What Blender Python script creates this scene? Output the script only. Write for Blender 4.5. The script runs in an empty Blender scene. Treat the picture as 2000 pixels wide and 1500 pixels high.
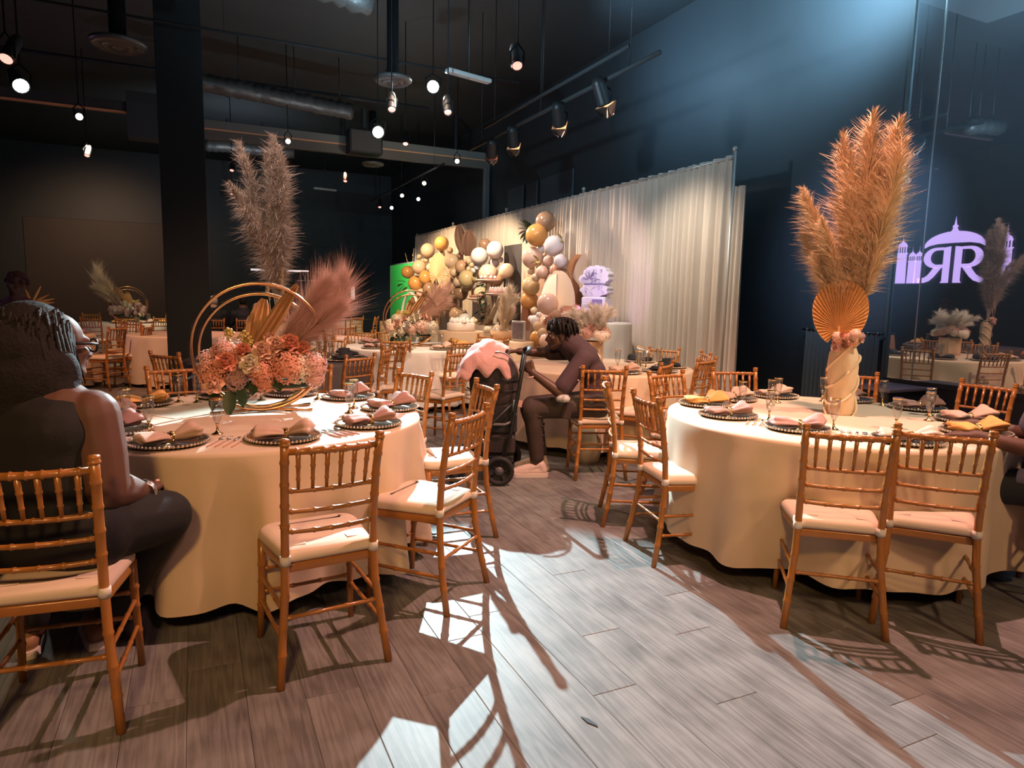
import bpy, bmesh, math, random
from mathutils import Vector, Matrix, Euler, noise
rnd = random.Random(11)
PI = math.pi
SC = bpy.context.scene
COL = SC.collection
V = Vector

# ------------------------------------------------------------------ camera
CAM_YAW, CAM_PITCH, CAM_ROLL, CAM_F, CAM_H = math.radians(25.291), math.radians(7.209), math.radians(1.1666), 1314.8, 1.42
def make_camera():
    cy, sy, cp, sp = math.cos(CAM_YAW), math.sin(CAM_YAW), math.cos(CAM_PITCH), math.sin(CAM_PITCH)
    f = V((sy*cp, cy*cp, -sp)); r = V((cy, -sy, 0)); u = r.cross(f)
    cr, sr = math.cos(CAM_ROLL), math.sin(CAM_ROLL)
    r, u = r*cr + u*sr, u*cr - r*sr
    cd = bpy.data.cameras.new('camera'); cd.sensor_width = 36; cd.lens = CAM_F*36/2000; cd.clip_end = 200; cd.clip_start = .05
    co = bpy.data.objects.new('camera', cd); COL.objects.link(co)
    co.matrix_world = Matrix(((r.x, u.x, -f.x, 0), (r.y, u.y, -f.y, 0), (r.z, u.z, -f.z, CAM_H), (0, 0, 0, 1)))
    SC.camera = co
make_camera()

# ------------------------------------------------------------------ world, lights, exposure
w = bpy.data.worlds.new('world'); SC.world = w; w.use_nodes = True
w.node_tree.nodes['Background'].inputs[0].default_value = (.10, .13, .16, 1)
w.node_tree.nodes['Background'].inputs[1].default_value = .12
SC.view_settings.view_transform = 'Standard'; SC.view_settings.look = 'None'
SC.view_settings.gamma = 1; SC.view_settings.use_curve_mapping = False
SC.view_settings.exposure = 0.0
cyc = SC.cycles
cyc.use_denoising = True; cyc.max_bounces = 6; cyc.diffuse_bounces = 3; cyc.glossy_bounces = 4
cyc.transmission_bounces = 4; cyc.transparent_max_bounces = 12; cyc.sample_clamp_indirect = 3
cyc.caustics_reflective = False; cyc.caustics_refractive = False

def spot(name, loc, target, power, color, cone=50, blend=.25, size=.05):
    ld = bpy.data.lights.new(name, 'SPOT'); ld.energy = power; ld.color = color
    ld.spot_size = math.radians(cone); ld.spot_blend = blend; ld.shadow_soft_size = size
    o = bpy.data.objects.new(name, ld); COL.objects.link(o); o.location = loc
    o.rotation_euler = (V(target)-V(loc)).to_track_quat('-Z', 'Y').to_euler()
    return o
def area(name, loc, target, power, color, sx, sy):
    ld = bpy.data.lights.new(name, 'AREA'); ld.energy = power; ld.color = color; ld.shape = 'RECTANGLE'; ld.size = sx; ld.size_y = sy
    o = bpy.data.objects.new(name, ld); COL.objects.link(o); o.location = loc
    o.rotation_euler = (V(target)-V(loc)).to_track_quat('-Z', 'Y').to_euler()
    return o
COOL, WARM, AMBER, PINK, RED = (.86, 1, 1), (1, .60, .36), (1, .55, .22), (1, .52, .50), (1, .36, .22)
# the hard cool white profile spot that shines towards the camera and throws the long chair shadows
spot('key_spot', (3.05, 9.15, 4.20), (-.25, -2.4, 0), 5600, (.72, .95, 1), 36.5, .16, .03)
# warm house spot above the pampas table: the sharp chair shadows on the floor fall away from it
spot('house_or_fill_spot', (2.89, 2.73, 4.15), (2.2, 2.9, 0), 680, (1, .48, .38), 125, .5, .03)
spot('house_or_fill_spot', (4.7, 1.0, 4.3), (3.4, 2.75, .76), 420, (1, .86, .68), 27, .5, .05)
spot('house_or_fill_spot', (-1.25, 6.95, 3.05), (-.2, 3.6, .6), 150, (1, .95, .8), 30, .4, .03)
spot('house_or_fill_spot', (-1.0, -1.5, 3.6), (.5, 3.2, .4), 400, (1, .54, .18), 60, .6, .25)
spot('house_or_fill_spot', (2.6, -1.6, 3.6), (3.2, 2.4, .4), 240, (1, .60, .30), 60, .6, .2)
spot('house_or_fill_spot', (.9, -2.2, 4.2), (.7, 2.2, 0), 120, (1, .50, .42), 80, .8, .3)  # added floor fill from behind the camera
spot('house_or_fill_spot', (-.6, 5.2, 3.8), (.8, 7.0, 2.2), 110, (1, .80, .70), 46, .8, .05)  # soft light added for the taupe pampas
spot('house_or_fill_spot', (1.3, 6.2, 4.4), (1.3, 6.3, 0), 170, (1, .62, .50), 130, .8, .1)  # added wide fill for the whole area
spot('house_or_fill_spot', (5.3, 3.2, 3.9), (3.6, 5.2, .7), 300, (1, .74, .42), 60, .5, .06)
spot('house_or_fill_spot', (2.3, 7.4, 4.2), (2.65, 8.8, .7), 560, (1, .68, .48), 60, .5, .06)
spot('house_or_fill_spot', (-1.23, 9.4, 3.8), (-1.4, 11.6, .5), 400, (1, .42, .20), 70, .5, .06)
spot('house_or_fill_spot', (-1.6, 14.4, 4.0), (-1.2, 16.3, .6), 1000, (1, .82, .52), 60, .5, .06)
spot('house_or_fill_spot', (2.9, 11.4, 4.0), (2.3, 12.5, .5), 420, RED, 80, .5, .06)
spot('house_or_fill_spot', (3.2, 15.9, 4.2), (3.1, 18, .5), 500, RED, 80, .5, .06)
spot('house_or_fill_spot', (.2, 12.2, 4.0), (.9, 14.9, 1.1), 230, (1, .7, .5), 60, .6, .1)  # added to brighten the guests at the back
spot('house_or_fill_spot', (-2.5, 20.0, 4.6), (-2.4, 24, 1.0), 330, (1, .58, .34), 110, .9, .3)
# track spots on the pipe in front of the draped backdrop
spot('track_beam', (4.0, 6.25, 3.40), (5.45, 6.75, 1.2), 260, (1, .90, .78), 80, .8, .05)
spot('track_beam', (4.0, 7.25, 3.40), (5.2, 8.6, 1.5), 150, (1, .76, .68), 70, .6, .05)
spot('track_beam', (3.7, 11.8, 3.45), (5.0, 9.2, 1.6), 760, (1, .76, .56), 56, .5, .05)
spot('track_beam', (3.7, 10.4, 3.45), (4.9, 12.2, 1.6), 520, (1, .74, .50), 70, .5, .05)
spot('track_beam', (3.4, 13.4, 3.6), (5.0, 15.2, 1.5), 640, (1, .70, .42), 70, .5, .05)
spot('track_beam', (4.0, 9.3, 3.4), (4.8, 9.6, 1.5), 170, (1, .80, .68), 90, .6, .05)
spot('green_wash', (4.0, 17.5, 3.2), (5.4, 19.2, 1.2), 260, (.9, 1, .8), 80, .6, .1)
spot('ice_uplight', (4.35, 7.3, 1.32), (4.9, 7.75, 1.5), 16, (.46, .12, 1), 80, .4, .03)
spot('ice_uplight', (4.7, 8.25, 2.3), (4.92, 7.7, 1.4), 22, (.72, .50, 1), 50, .4, .03)
# added cool fills without fixtures: blue haze on the wall, a lighter black ceiling
spot('wall_haze_fill', (5.3, 4.7, 4.7), (6.5, 5.6, 5.3), 800, (.40, .74, 1), 150, 1, .05)
spot('wall_haze_fill', (4.9, 8.2, 4.6), (6.5, 8.0, 5.0), 150, (.36, .68, 1), 140, 1, .05)
spot('ceiling_fill', (2.8, 11.0, 2.9), (1.8, 11.6, 5.6), 95, (.8, .92, 1), 150, 1, .05)
spot('ceiling_fill', (1.0, 16.5, 3.6), (1.0, 18.5, 5.6), 140, (.7, .85, 1), 150, 1, .05)
spot('ceiling_fill', (4.4, 3.4, 3.4), (4.0, 4.4, 5.6), 380, (.5, .8, 1), 150, 1, .05)
spot('header_wash', (3.9, 12.8, 3.9), (4.2, 15.2, 4.7), 55, (1, .92, .72), 110, 1, .05)
spot('wall_haze_fill', (4.6, 4.3, 2.9), (6.5, 5.0, 2.2), 330, (.40, .62, 1), 62, 1, .05)
spot('wall_haze_fill', (4.3, 2.2, 4.7), (6.5, 3.1, 3.9), 420, (.42, .74, 1), 100, 1, .05)
spot('ceiling_fill', (1.5, 5.6, 3.3), (3.6, 7.2, 5.6), 420, (.5, .80, 1), 150, 1, .05)

# ------------------------------------------------------------------ materials
MATS = {}
def mat(name, color, rough=.5, metal=0, noise_amt=0, noise_scale=20, bump=0, bump_scale=60, emit=None, emit_s=0, spec=.5, sss=0, coat=0, sheen=0, stretch=None):
    if name in MATS: return MATS[name]
    m = bpy.data.materials.new(name); m.use_nodes = True; nt = m.node_tree; b = nt.nodes['Principled BSDF']
    b.inputs['Base Color'].default_value = (*color, 1); b.inputs['Roughness'].default_value = rough; b.inputs['Metallic'].default_value = metal
    b.inputs['Specular IOR Level'].default_value = spec
    if sss: b.inputs['Subsurface Weight'].default_value = sss; b.inputs['Subsurface Radius'].default_value = (.03, .02, .015)
    if coat: b.inputs['Coat Weight'].default_value = coat; b.inputs['Coat Roughness'].default_value = .1
    if sheen: b.inputs['Sheen Weight'].default_value = sheen
    if emit: b.inputs['Emission Color'].default_value = (*emit, 1); b.inputs['Emission Strength'].default_value = emit_s
    tc = nt.nodes.new('ShaderNodeTexCoord'); src = tc.outputs['Object']
    if stretch:
        mp = nt.nodes.new('ShaderNodeMapping'); mp.inputs['Scale'].default_value = stretch; nt.links.new(src, mp.inputs['Vector']); src = mp.outputs['Vector']
    if noise_amt:
        n = nt.nodes.new('ShaderNodeTexNoise'); n.inputs['Scale'].default_value = noise_scale; n.inputs['Detail'].default_value = 5
        nt.links.new(src, n.inputs['Vector'])
        mx = nt.nodes.new('ShaderNodeMix'); mx.data_type = 'RGBA'
        lo = [max(0, c*(1-noise_amt)) for c in color]; hi = [min(1, c*(1+noise_amt)) for c in color]
        mx.inputs['A'].default_value = (*lo, 1); mx.inputs['B'].default_value = (*hi, 1)
        nt.links.new(n.outputs['Fac'], mx.inputs['Factor']); nt.links.new(mx.outputs['Result'], b.inputs['Base Color'])
    if bump:
        n2 = nt.nodes.new('ShaderNodeTexNoise'); n2.inputs['Scale'].default_value = bump_scale; n2.inputs['Detail'].default_value = 4
        nt.links.new(src, n2.inputs['Vector'])
        bp = nt.nodes.new('ShaderNodeBump'); bp.inputs['Strength'].default_value = bump; bp.inputs['Distance'].default_value = .01
        nt.links.new(n2.outputs['Fac'], bp.inputs['Height']); nt.links.new(bp.outputs['Normal'], b.inputs['Normal'])
    MATS[name] = m; return m

def glass_mat(name, tint=(.95, .96, .96), gloss=.04, base=.06):
    m = bpy.data.materials.new(name); m.use_nodes = True; nt = m.node_tree; nt.nodes.clear()
    out = nt.nodes.new('ShaderNodeOutputMaterial'); mx = nt.nodes.new('ShaderNodeMixShader')
    t = nt.nodes.new('ShaderNodeBsdfTransparent'); t.inputs[0].default_value = (*tint, 1)
    g = nt.nodes.new('ShaderNodeBsdfGlossy'); g.inputs['Roughness'].default_value = gloss
    lw = nt.nodes.new('ShaderNodeLayerWeight'); lw.inputs['Blend'].default_value = .35
    ma = nt.nodes.new('ShaderNodeMath'); ma.operation = 'MULTIPLY_ADD'; ma.inputs[1].default_value = .45; ma.inputs[2].default_value = base
    nt.links.new(lw.outputs['Facing'], ma.inputs[0]); nt.links.new(ma.outputs[0], mx.inputs[0])
    nt.links.new(t.outputs[0], mx.inputs[1]); nt.links.new(g.outputs[0], mx.inputs[2]); nt.links.new(mx.outputs[0], out.inputs[0])
    MATS[name] = m; return m

def floor_mat():
    m = bpy.data.materials.new('plank_wood'); m.use_nodes = True; nt = m.node_tree; b = nt.nodes['Principled BSDF']; L = nt.links.new; N = nt.nodes.new
    geo = N('ShaderNodeNewGeometry'); oi = N('ShaderNodeObjectInfo'); tc = N('ShaderNodeTexCoord')
    add = N('ShaderNodeMath'); add.operation = 'ADD'; L(geo.outputs['Random Per Island'], add.inputs[0]); L(oi.outputs['Random'], add.inputs[1])
    off = N('ShaderNodeVectorMath'); off.operation = 'MULTIPLY_ADD'
    cmb = N('ShaderNodeCombineXYZ'); L(add.outputs[0], cmb.inputs[0]); L(add.outputs[0], cmb.inputs[1]); L(add.outputs[0], cmb.inputs[2])
    off.inputs[1].default_value = (37, 53, 11); L(cmb.outputs[0], off.inputs[0]); L(tc.outputs['Object'], off.inputs[2])
    mp = N('ShaderNodeMapping'); mp.inputs['Scale'].default_value = (9, .55, 1); L(off.outputs[0], mp.inputs['Vector'])
    wv = N('ShaderNodeTexNoise'); wv.inputs['Scale'].default_value = 1.3; wv.inputs['Detail'].default_value = 3; L(mp.outputs[0], wv.inputs['Vector'])
    mul = N('ShaderNodeMath'); mul.operation = 'MULTIPLY'; mul.inputs[1].default_value = 60; L(wv.outputs['Fac'], mul.inputs[0])
    sn = N('ShaderNodeMath'); sn.operation = 'SINE'; L(mul.outputs[0], sn.inputs[0])
    mp2 = N('ShaderNodeMapping'); mp2.inputs['Scale'].default_value = (190, 9, 1); L(off.outputs[0], mp2.inputs['Vector'])
    fine = N('ShaderNodeTexNoise'); fine.inputs['Scale'].default_value = 1; fine.inputs['Detail'].default_value = 3; L(mp2.outputs[0], fine.inputs['Vector'])
    blot = N('ShaderNodeTexNoise'); blot.inputs['Scale'].default_value = 4.5; blot.inputs['Detail'].default_value = 4; L(off.outputs[0], blot.inputs['Vector'])
    a = N('ShaderNodeMath'); a.operation = 'MULTIPLY'; a.inputs[1].default_value = .075; L(sn.outputs[0], a.inputs[0])
    c = N('ShaderNodeMath'); c.operation = 'MULTIPLY_ADD'; c.inputs[1].default_value = .26; L(fine.outputs['Fac'], c.inputs[0]); L(a.outputs[0], c.inputs[2])
    d = N('ShaderNodeMath'); d.operation = 'MULTIPLY_ADD'; d.inputs[1].default_value = .62; L(blot.outputs['Fac'], d.inputs[0]); L(c.outputs[0], d.inputs[2])
    fr = N('ShaderNodeMath'); fr.operation = 'FRACT'; L(add.outputs[0], fr.inputs[0])
    e = N('ShaderNodeMath'); e.operation = 'MULTIPLY_ADD'; e.inputs[1].default_value = .10; L(fr.outputs[0], e.inputs[0]); L(d.outputs[0], e.inputs[2])
    cr = N('ShaderNodeValToRGB'); cr.color_ramp.elements[0].position = .22; cr.color_ramp.elements[0].color = (.082, .080, .079, 1)
    cr.color_ramp.elements[1].position = .80; cr.color_ramp.elements[1].color = (.305, .305, .300, 1)
    L(e.outputs[0], cr.inputs[0]); L(cr.outputs[0], b.inputs['Base Color'])
    b.inputs['Roughness'].default_value = .50; b.inputs['Specular IOR Level'].default_value = .28
    bp = N('ShaderNodeBump'); bp.inputs['Strength'].default_value = .12; bp.inputs['Distance'].default_value = .004; L(c.outputs[0], bp.inputs['Height']); L(bp.outputs[0], b.inputs['Normal'])
    return m

def mirror_mat():
    m = bpy.data.materials.new('mirror_silver'); m.use_nodes = True; b = m.node_tree.nodes['Principled BSDF']
    b.inputs['Base Color'].default_value = (.56, .62, .66, 1); b.inputs['Metallic'].default_value = 1; b.inputs['Roughness'].default_value = .012
    nt = m.node_tree; d = nt.nodes.new('ShaderNodeBsdfDiffuse'); d.inputs[0].default_value = (.20, .24, .27, 1); mx = nt.nodes.new('ShaderNodeMixShader'); mx.inputs[0].default_value = .22  # bluish diffuse share stands in for a veil of haze over the mirror
    nt.links.new(b.outputs[0], mx.inputs[1]); nt.links.new(d.outputs[0], mx.inputs[2]); nt.links.new(mx.outputs[0], nt.nodes['Material Output'].inputs[0])
    return m

GOLDWOOD = mat('gold_chair_lacquer', (.41, .165, .034), .30, 0, .14, 30, .03, 120, spec=.6, coat=.3)
CUSH = mat('ivory_cushion', (.80, .66, .52), .75, 0, .05, 12, .05, 300)
STRAP = mat('white_strap', (.82, .76, .70), .7)
CLOTH = mat('ivory_tablecloth', (.74, .59, .42), .62, 0, .05, 5, .05, 200, sheen=.2)
DARKCLOTH = mat('unlit_dark_tablecloth', (.075, .06, .058), .6, 0, .06, 5)  # cloth of an unlit table, the shade put into its colour
WHITECLOTH = mat('white_tablecloth', (.78, .72, .66), .65, 0, .04, 5)
GOLD = mat('polished_gold', (.86, .58, .26), .2, 1)
COPPER = mat('copper_gold_hoop', (.80, .46, .25), .24, 1)
SILVER = mat('silver_metal', (.78, .78, .76), .2, 1)
CHARGERM = mat('smoky_charger', (.40, .32, .22), .16, .85, .2, 9)
BEAD = mat('clear_bead', (.66, .57, .46), .16, .6)
GLASS = glass_mat('clear_glass')
BLACK = mat('black_metal', (.018, .019, .021), .45, .3)
WALLD = mat('dark_wall_paint', (.042, .050, .056), .55, 0, .12, 1.2, .02, 60)
CEIL = mat('black_ceiling_paint', (.030, .036, .040), .7, 0, .2, 2)
BROWNW = mat('brown_panel_paint', (.060, .050, .046), .6, 0, .1, 1.5)
PINKN = mat('dusty_pink_napkin', (.48, .28, .24), .75, 0, .06, 20, .1, 300)
ORANGEN = mat('mustard_napkin', (.80, .42, .12), .75, 0, .06, 20, .1, 300)
BEIGEN = mat('beige_napkin', (.60, .42, .32), .75, 0, .06, 20, .1, 300)
BLACKN = mat('black_napkin', (.012, .012, .014), .8)
# ------------------------------------------------------------------ mesh helpers
class MB:
    def __init__(s): s.v = []; s.f = []; s.mi = []; s.cur = 0
    def add(s, vs, fs, M=None):
        o = len(s.v)
        s.v += [tuple(M @ V(p)) if M is not None else tuple(p) for p in vs]
        for f in fs: s.f.append(tuple(i+o for i in f)); s.mi.append(s.cur)
        return s
    def box(s, c, d, M=None, ch=0):
        x, y, z = d[0]/2, d[1]/2, d[2]/2
        if not ch:
            vs = [(c[0]+a*x, c[1]+b*y, c[2]+e*z) for e in (-1, 1) for b in (-1, 1) for a in (-1, 1)]
            return s.add(vs, [(0, 2, 3, 1), (4, 5, 7, 6), (0, 1, 5, 4), (2, 6, 7, 3), (0, 4, 6, 2), (1, 3, 7, 5)], M)
        o = [(-x+ch, -y), (x-ch, -y), (x, -y+ch), (x, y-ch), (x-ch, y), (-x+ch, y), (-x, y-ch), (-x, -y+ch)]
        rings = [(-z, .0), (-z+ch, 1), (z-ch, 1), (z, 0)]
        vs = []
        for zz, k in rings:
            for px, py in o:
                q = 1 if k else 0
                sx = px if q else px*(x-ch)/x if x else 0; sy = py if q else py*(y-ch)/y
                vs.append((c[0]+sx, c[1]+sy, c[2]+zz))
        fs = [tuple(range(7, -1, -1)), tuple(range(24, 32))]
        for r in range(3):
            for i in range(8): j = (i+1) % 8; fs.append((r*8+i, r*8+j, r*8+8+j, r*8+8+i))
        return s.add(vs, fs, M)
    def tube(s, pts, rad, n=8, closed=False, caps=True, M=None, flat=1.0):
        pts = [V(p) for p in pts]; k = len(pts)
        rad = rad if hasattr(rad, '__len__') else [rad]*k
        vs = []; up = None
        for i, p in enumerate(pts):
            a = pts[i-1] if (i > 0 or closed) else p; b = pts[(i+1) % k] if (i < k-1 or closed) else p
            t = (b-a); t = t.normalized() if t.length > 1e-9 else V((0, 0, 1))
            if up is None: up = t.orthogonal().normalized() if abs(t.z) < .9 else V((1, 0, 0))
            up = (up - t*up.dot(t)); up = up.normalized() if up.length > 1e-6 else t.orthogonal().normalized()
            sd = t.cross(up)
            for j in range(n):
                an = 2*PI*j/n; vs.append(p + (up*math.cos(an) + sd*math.sin(an)*flat)*rad[i])
        fs = []
        for i in range(k if closed else k-1):
            i2 = (i+1) % k
            for j in range(n): j2 = (j+1) % n; fs.append((i*n+j, i*n+j2, i2*n+j2, i2*n+j))
        if caps and not closed: fs.append(tuple(range(n-1, -1, -1))); fs.append(tuple((k-1)*n+j for j in range(n)))
        return s.add(vs, fs, M)
    def lathe(s, prof, n=16, M=None, ripple=None):
        vs = []; k = len(prof)
        for i, (r, z) in enumerate(prof):
            for j in range(n):
                an = 2*PI*j/n; rr = r*(ripple(an, z) if ripple else 1); vs.append((rr*math.cos(an), rr*math.sin(an), z))
        fs = []
        for i in range(k-1):
            for j in range(n): j2 = (j+1) % n; fs.append((i*n+j, i*n+j2, i*n+n+j2, i*n+n+j))
        if prof[0][0] > 1e-6: fs.append(tuple(range(n-1, -1, -1)))
        if prof[-1][0] > 1e-6: fs.append(tuple((k-1)*n+j for j in range(n)))
        return s.add(vs, fs, M)
    def ball(s, c, r, nu=12, nv=8, M=None):
        r = r if hasattr(r, '__len__') else (r, r, r); vs = [(c[0], c[1], c[2]-r[2])]
        for i in range(1, nv):
            ph = -PI/2+PI*i/nv
            for j in range(nu): th = 2*PI*j/nu; vs.append((c[0]+r[0]*math.cos(ph)*math.cos(th), c[1]+r[1]*math.cos(ph)*math.sin(th), c[2]+r[2]*math.sin(ph)))
        vs.append((c[0], c[1], c[2]+r[2])); fs = []
        for j in range(nu): fs.append((0, 1+(j+1) % nu, 1+j)); fs.append((len(vs)-1, len(vs)-1-nu+j, len(vs)-1-nu+(j+1) % nu))
        for i in range(nv-2):
            for j in range(nu): j2 = (j+1) % nu; fs.append((1+i*nu+j, 1+i*nu+j2, 1+(i+1)*nu+j2, 1+(i+1)*nu+j))
        return s.add(vs, fs, M)
    def capsule(s, a, b, ra, rb, n=14):
        a, b = V(a), V(b); t = b-a; L = t.length
        if L < 1e-6: return s.ball(a, max(ra, rb), n, 8)
        t.normalize(); pts = []; rs = []
        for i in range(5): an = PI/2*(1-i/4); pts.append(a - t*ra*math.sin(an)); rs.append(max(ra*math.cos(an), 1e-4))
        for i in range(5): an = PI/2*i/4; pts.append(b + t*rb*math.sin(an)); rs.append(max(rb*math.cos(an), 1e-4))
        return s.tube(pts, rs, n)
    def prism(s, poly, z0, z1, M=None):
        n = len(poly); vs = [(x, y, z0) for x, y in poly]+[(x, y, z1) for x, y in poly]
        return s.add(vs, [tuple(range(n-1, -1, -1)), tuple(range(n, 2*n))]+[(i, (i+1) % n, n+(i+1) % n, n+i) for i in range(n)], M)
    def mesh(s, name, mats, smooth=True):
        me = bpy.data.meshes.new(name); me.from_pydata(s.v, [], s.f)
        for m in (mats if isinstance(mats, (list, tuple)) else [mats]): me.materials.append(m)
        if isinstance(mats, (list, tuple)) and len(mats) > 1: me.polygons.foreach_set('material_index', s.mi)
        if smooth: me.shade_smooth()
        me.update(); return me

def sharp(me, deg=40):
    me.set_sharp_from_angle(angle=math.radians(deg)); return me
def obj(name, me, parent=None, loc=(0, 0, 0), rot=(0, 0, 0), scale=None, label=None, cat=None, group=None, kind=None):
    o = bpy.data.objects.new(name, me); COL.objects.link(o); o.location = loc; o.rotation_euler = rot
    if scale is not None: o.scale = scale if hasattr(scale, '__len__') else (scale,)*3
    if parent is not None: o.parent = parent
    for k, v in (('label', label), ('category', cat), ('group', group), ('kind', kind)):
        if v: o[k] = v
    return o
def thing(name, label, cat, loc=(0, 0, 0), rz=0, group=None, rot=None, scale=None):
    return obj(name, None, None, loc, rot or (0, 0, rz), scale, label, cat, group)
def part(name, mb, m, parent, smooth=True, sh=None, **k):
    me = mb if isinstance(mb, bpy.types.Mesh) else mb.mesh(name, m, smooth)
    if sh: sharp(me, sh)
    return obj(name, me, parent, **k)
def rz(deg): return math.radians(deg)

def blob(mb, name, m, voxel=.01, smooth=6, sub=0):
    """one continuous skin grown over overlapping closed pieces"""
    me = mb.mesh(name, m); o = bpy.data.objects.new('tmp', me); COL.objects.link(o)
    r = o.modifiers.new('r', 'REMESH'); r.mode = 'VOXEL'; r.voxel_size = voxel; r.use_smooth_shade = True
    sm = o.modifiers.new('s', 'SMOOTH'); sm.iterations = smooth; sm.factor = .5
    dg = bpy.context.evaluated_depsgraph_get(); dg.update()
    out = bpy.data.meshes.new_from_object(o.evaluated_get(dg)); out.name = name
    bpy.data.objects.remove(o); bpy.data.meshes.remove(me)
    if not out.materials: out.materials.append(m)
    out.shade_smooth(); return out

def lerp(a, b, t): return a+(b-a)*t
def noded(pts, r, nodes, bump=1.22, w=.010):
    """sample a polyline and add bamboo rings at the given parameters (metres along)"""
    P = [V(p) for p in pts]; R = r if hasattr(r, '__len__') else [r]*len(P)
    ds = [0]
    for a, b in zip(P, P[1:]): ds.append(ds[-1]+(b-a).length)
    L = ds[-1]
    ts = sorted(set(ds+[min(max(n*L+q, 0), L) for n in nodes for q in (-w, -w*.35, w*.35, w)]))
    out = []; rr = []
    for t in ts:
        i = max(k for k in range(len(ds)) if ds[k] <= t+1e-9); i = min(i, len(P)-2)
        u = (t-ds[i])/max(ds[i+1]-ds[i], 1e-9); out.append(P[i].lerp(P[i+1], u)); q = lerp(R[i], R[i+1], u)
        if any(abs(t-n*L) <= w*.4 for n in nodes): q *= bump
        rr.append(q)
    return out, rr
# ------------------------------------------------------------------ room shell
X0, X1, YA, YB, ZC = -6.0, 6.5, -3.2, 24.0, 5.6
FL = floor_mat()
floor = obj('floor', MB().box(((X0+X1)/2, (YA+YB)/2, -.06), (X1-X0, YB-YA, .09)).mesh('floor', mat('floor_joint', (.03, .026, .024), .8), False), kind='structure')
floor['label'] = 'grey brown wood plank floor running towards the back of the hall'
PWD, PLN = .19, 1.22
def plank_mesh():
    mb = MB(); hx, hy, e = PWD/2-.0006, PLN/2-.0008, .0022
    vs = [(-hx, -hy, -.014), (hx, -hy, -.014), (hx, hy, -.014), (-hx, hy, -.014), (-hx, -hy, -.0012), (hx, -hy, -.0012), (hx, hy, -.0012), (-hx, hy, -.0012),
          (-hx+e, -hy+e, 0), (hx-e, -hy+e, 0), (hx-e, hy-e, 0), (-hx+e, hy-e, 0)]
    fs = [(0, 1, 5, 4), (1, 2, 6, 5), (2, 3, 7, 6), (3, 0, 4, 7), (4, 5, 9, 8), (5, 6, 10, 9), (6, 7, 11, 10), (7, 4, 8, 11), (8, 9, 10, 11)]
    return mb.add(vs, fs)
pl = plank_mesh(); PLM = pl.mesh('plank', FL, False)
cells = []
cx0 = 1.07+PWD/2
i0, i1 = int((X0-cx0)/PWD)-1, int((X1-cx0)/PWD)+1
for i in range(i0, i1+1):
    x = cx0+i*PWD
    if x-PWD/2 < X0 or x+PWD/2 > X1: continue
    off = [.31, .70, .02, .52, .9, .17][i % 6]*PLN
    y = YA-PLN+off
    while y < YB:
        y += PLN
        if y-PLN/2 < YA or y+PLN/2 > YB: continue
        cells.append((x, y))
def in_view(x, y):
    a = math.degrees(math.atan2(x, y))-25.3
    return y > .9 and abs(a) < 39
near = sorted([c for c in cells if in_view(*c)], key=lambda c: c[0]**2+c[1]**2)[:300]
ns = set(near)
for x, y in near: obj('plank', PLM, floor, (x, y, 0))
rest = MB()
for c in cells:
    if c not in ns: rest.add(pl.v, pl.f, Matrix.Translation((c[0], c[1], 0)))
obj('plank_field', rest.mesh('plank_field', FL, False), floor, kind='stuff')

def struct(name, mb, m, smooth=False, label=None):
    return obj(name, mb.mesh(name, m, smooth), kind='structure', label=label)
struct('ceiling', MB().box(((X0+X1)/2, (YA+YB)/2, ZC+.06), (X1-X0+.4, YB-YA+.4, .12)), CEIL)
struct('wall_left', MB().box((X0-.06, (YA+YB)/2, ZC/2), (.12, YB-YA, ZC)), WALLD)
struct('wall_right', MB().box((X1+.10, (YA+YB)/2, ZC/2), (.12, YB-YA, ZC)).box((X1+.02, (4.66+YB)/2, ZC/2), (.06, YB-4.66, ZC)), WALLD)
struct('wall_behind', MB().box(((X0+X1)/2, YA-.06, ZC/2), (X1-X0, .12, ZC)), WALLD)
wb = struct('wall_back', MB().box(((X0+X1)/2, YB+.06, ZC/2), (X1-X0, .12, ZC)), WALLD)
for a, b in ((-4.38, -.62),):
    obj('panel', MB().box(((a+b)/2, YB-.015, 1.75), (b-a, .03, 3.5), ch=.01).mesh('panel', BROWNW, False), wb)
for a, b in ((.55, 2.0), (2.05, 3.6), (3.65, 5.2), (5.25, 6.4)):
    obj('panel', MB().box(((a+b)/2, YB-.012, 1.55), (b-a-.03, .024, 3.0), ch=.008).mesh('panel', WALLD, False), wb)
struct('baseboard_back', MB().box(((X0+X1)/2, YB-.03, .07), (X1-X0, .05, .14)), BLACK)
struct('baseboard_right', MB().box((X1-.02, 14.3, .07), (.03, 19.2, .14)), BLACK)
# window-like pale panels high on the wall past the partition track
for n, (a, b) in enumerate(((13.30, 14.10), (12.66, 13.18), (11.2, 12.5))):
    o = struct('trim_%d' % (n+1), MB().box((X1-.03, (a+b)/2, 3.1), (.03, b-a, 1.5), ch=.01), mat('blue_grey_panel', (.075, .088, .10), .5))
# soffit over the near right side, its lit look put into the grey
struct('trim_4', MB().box((5.0, 1.3, 5.35), (3.0, 9.0, .5)), mat('soffit_lit_grey', (.10, .115, .125), .7, 0, .08, 3))
# column in the middle of the hall
struct('column_1', MB().box((-.06, 9.88, ZC/2), (.52, .52, ZC), ch=.006), mat('column_paint', (.018, .021, .024), .5))
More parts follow.
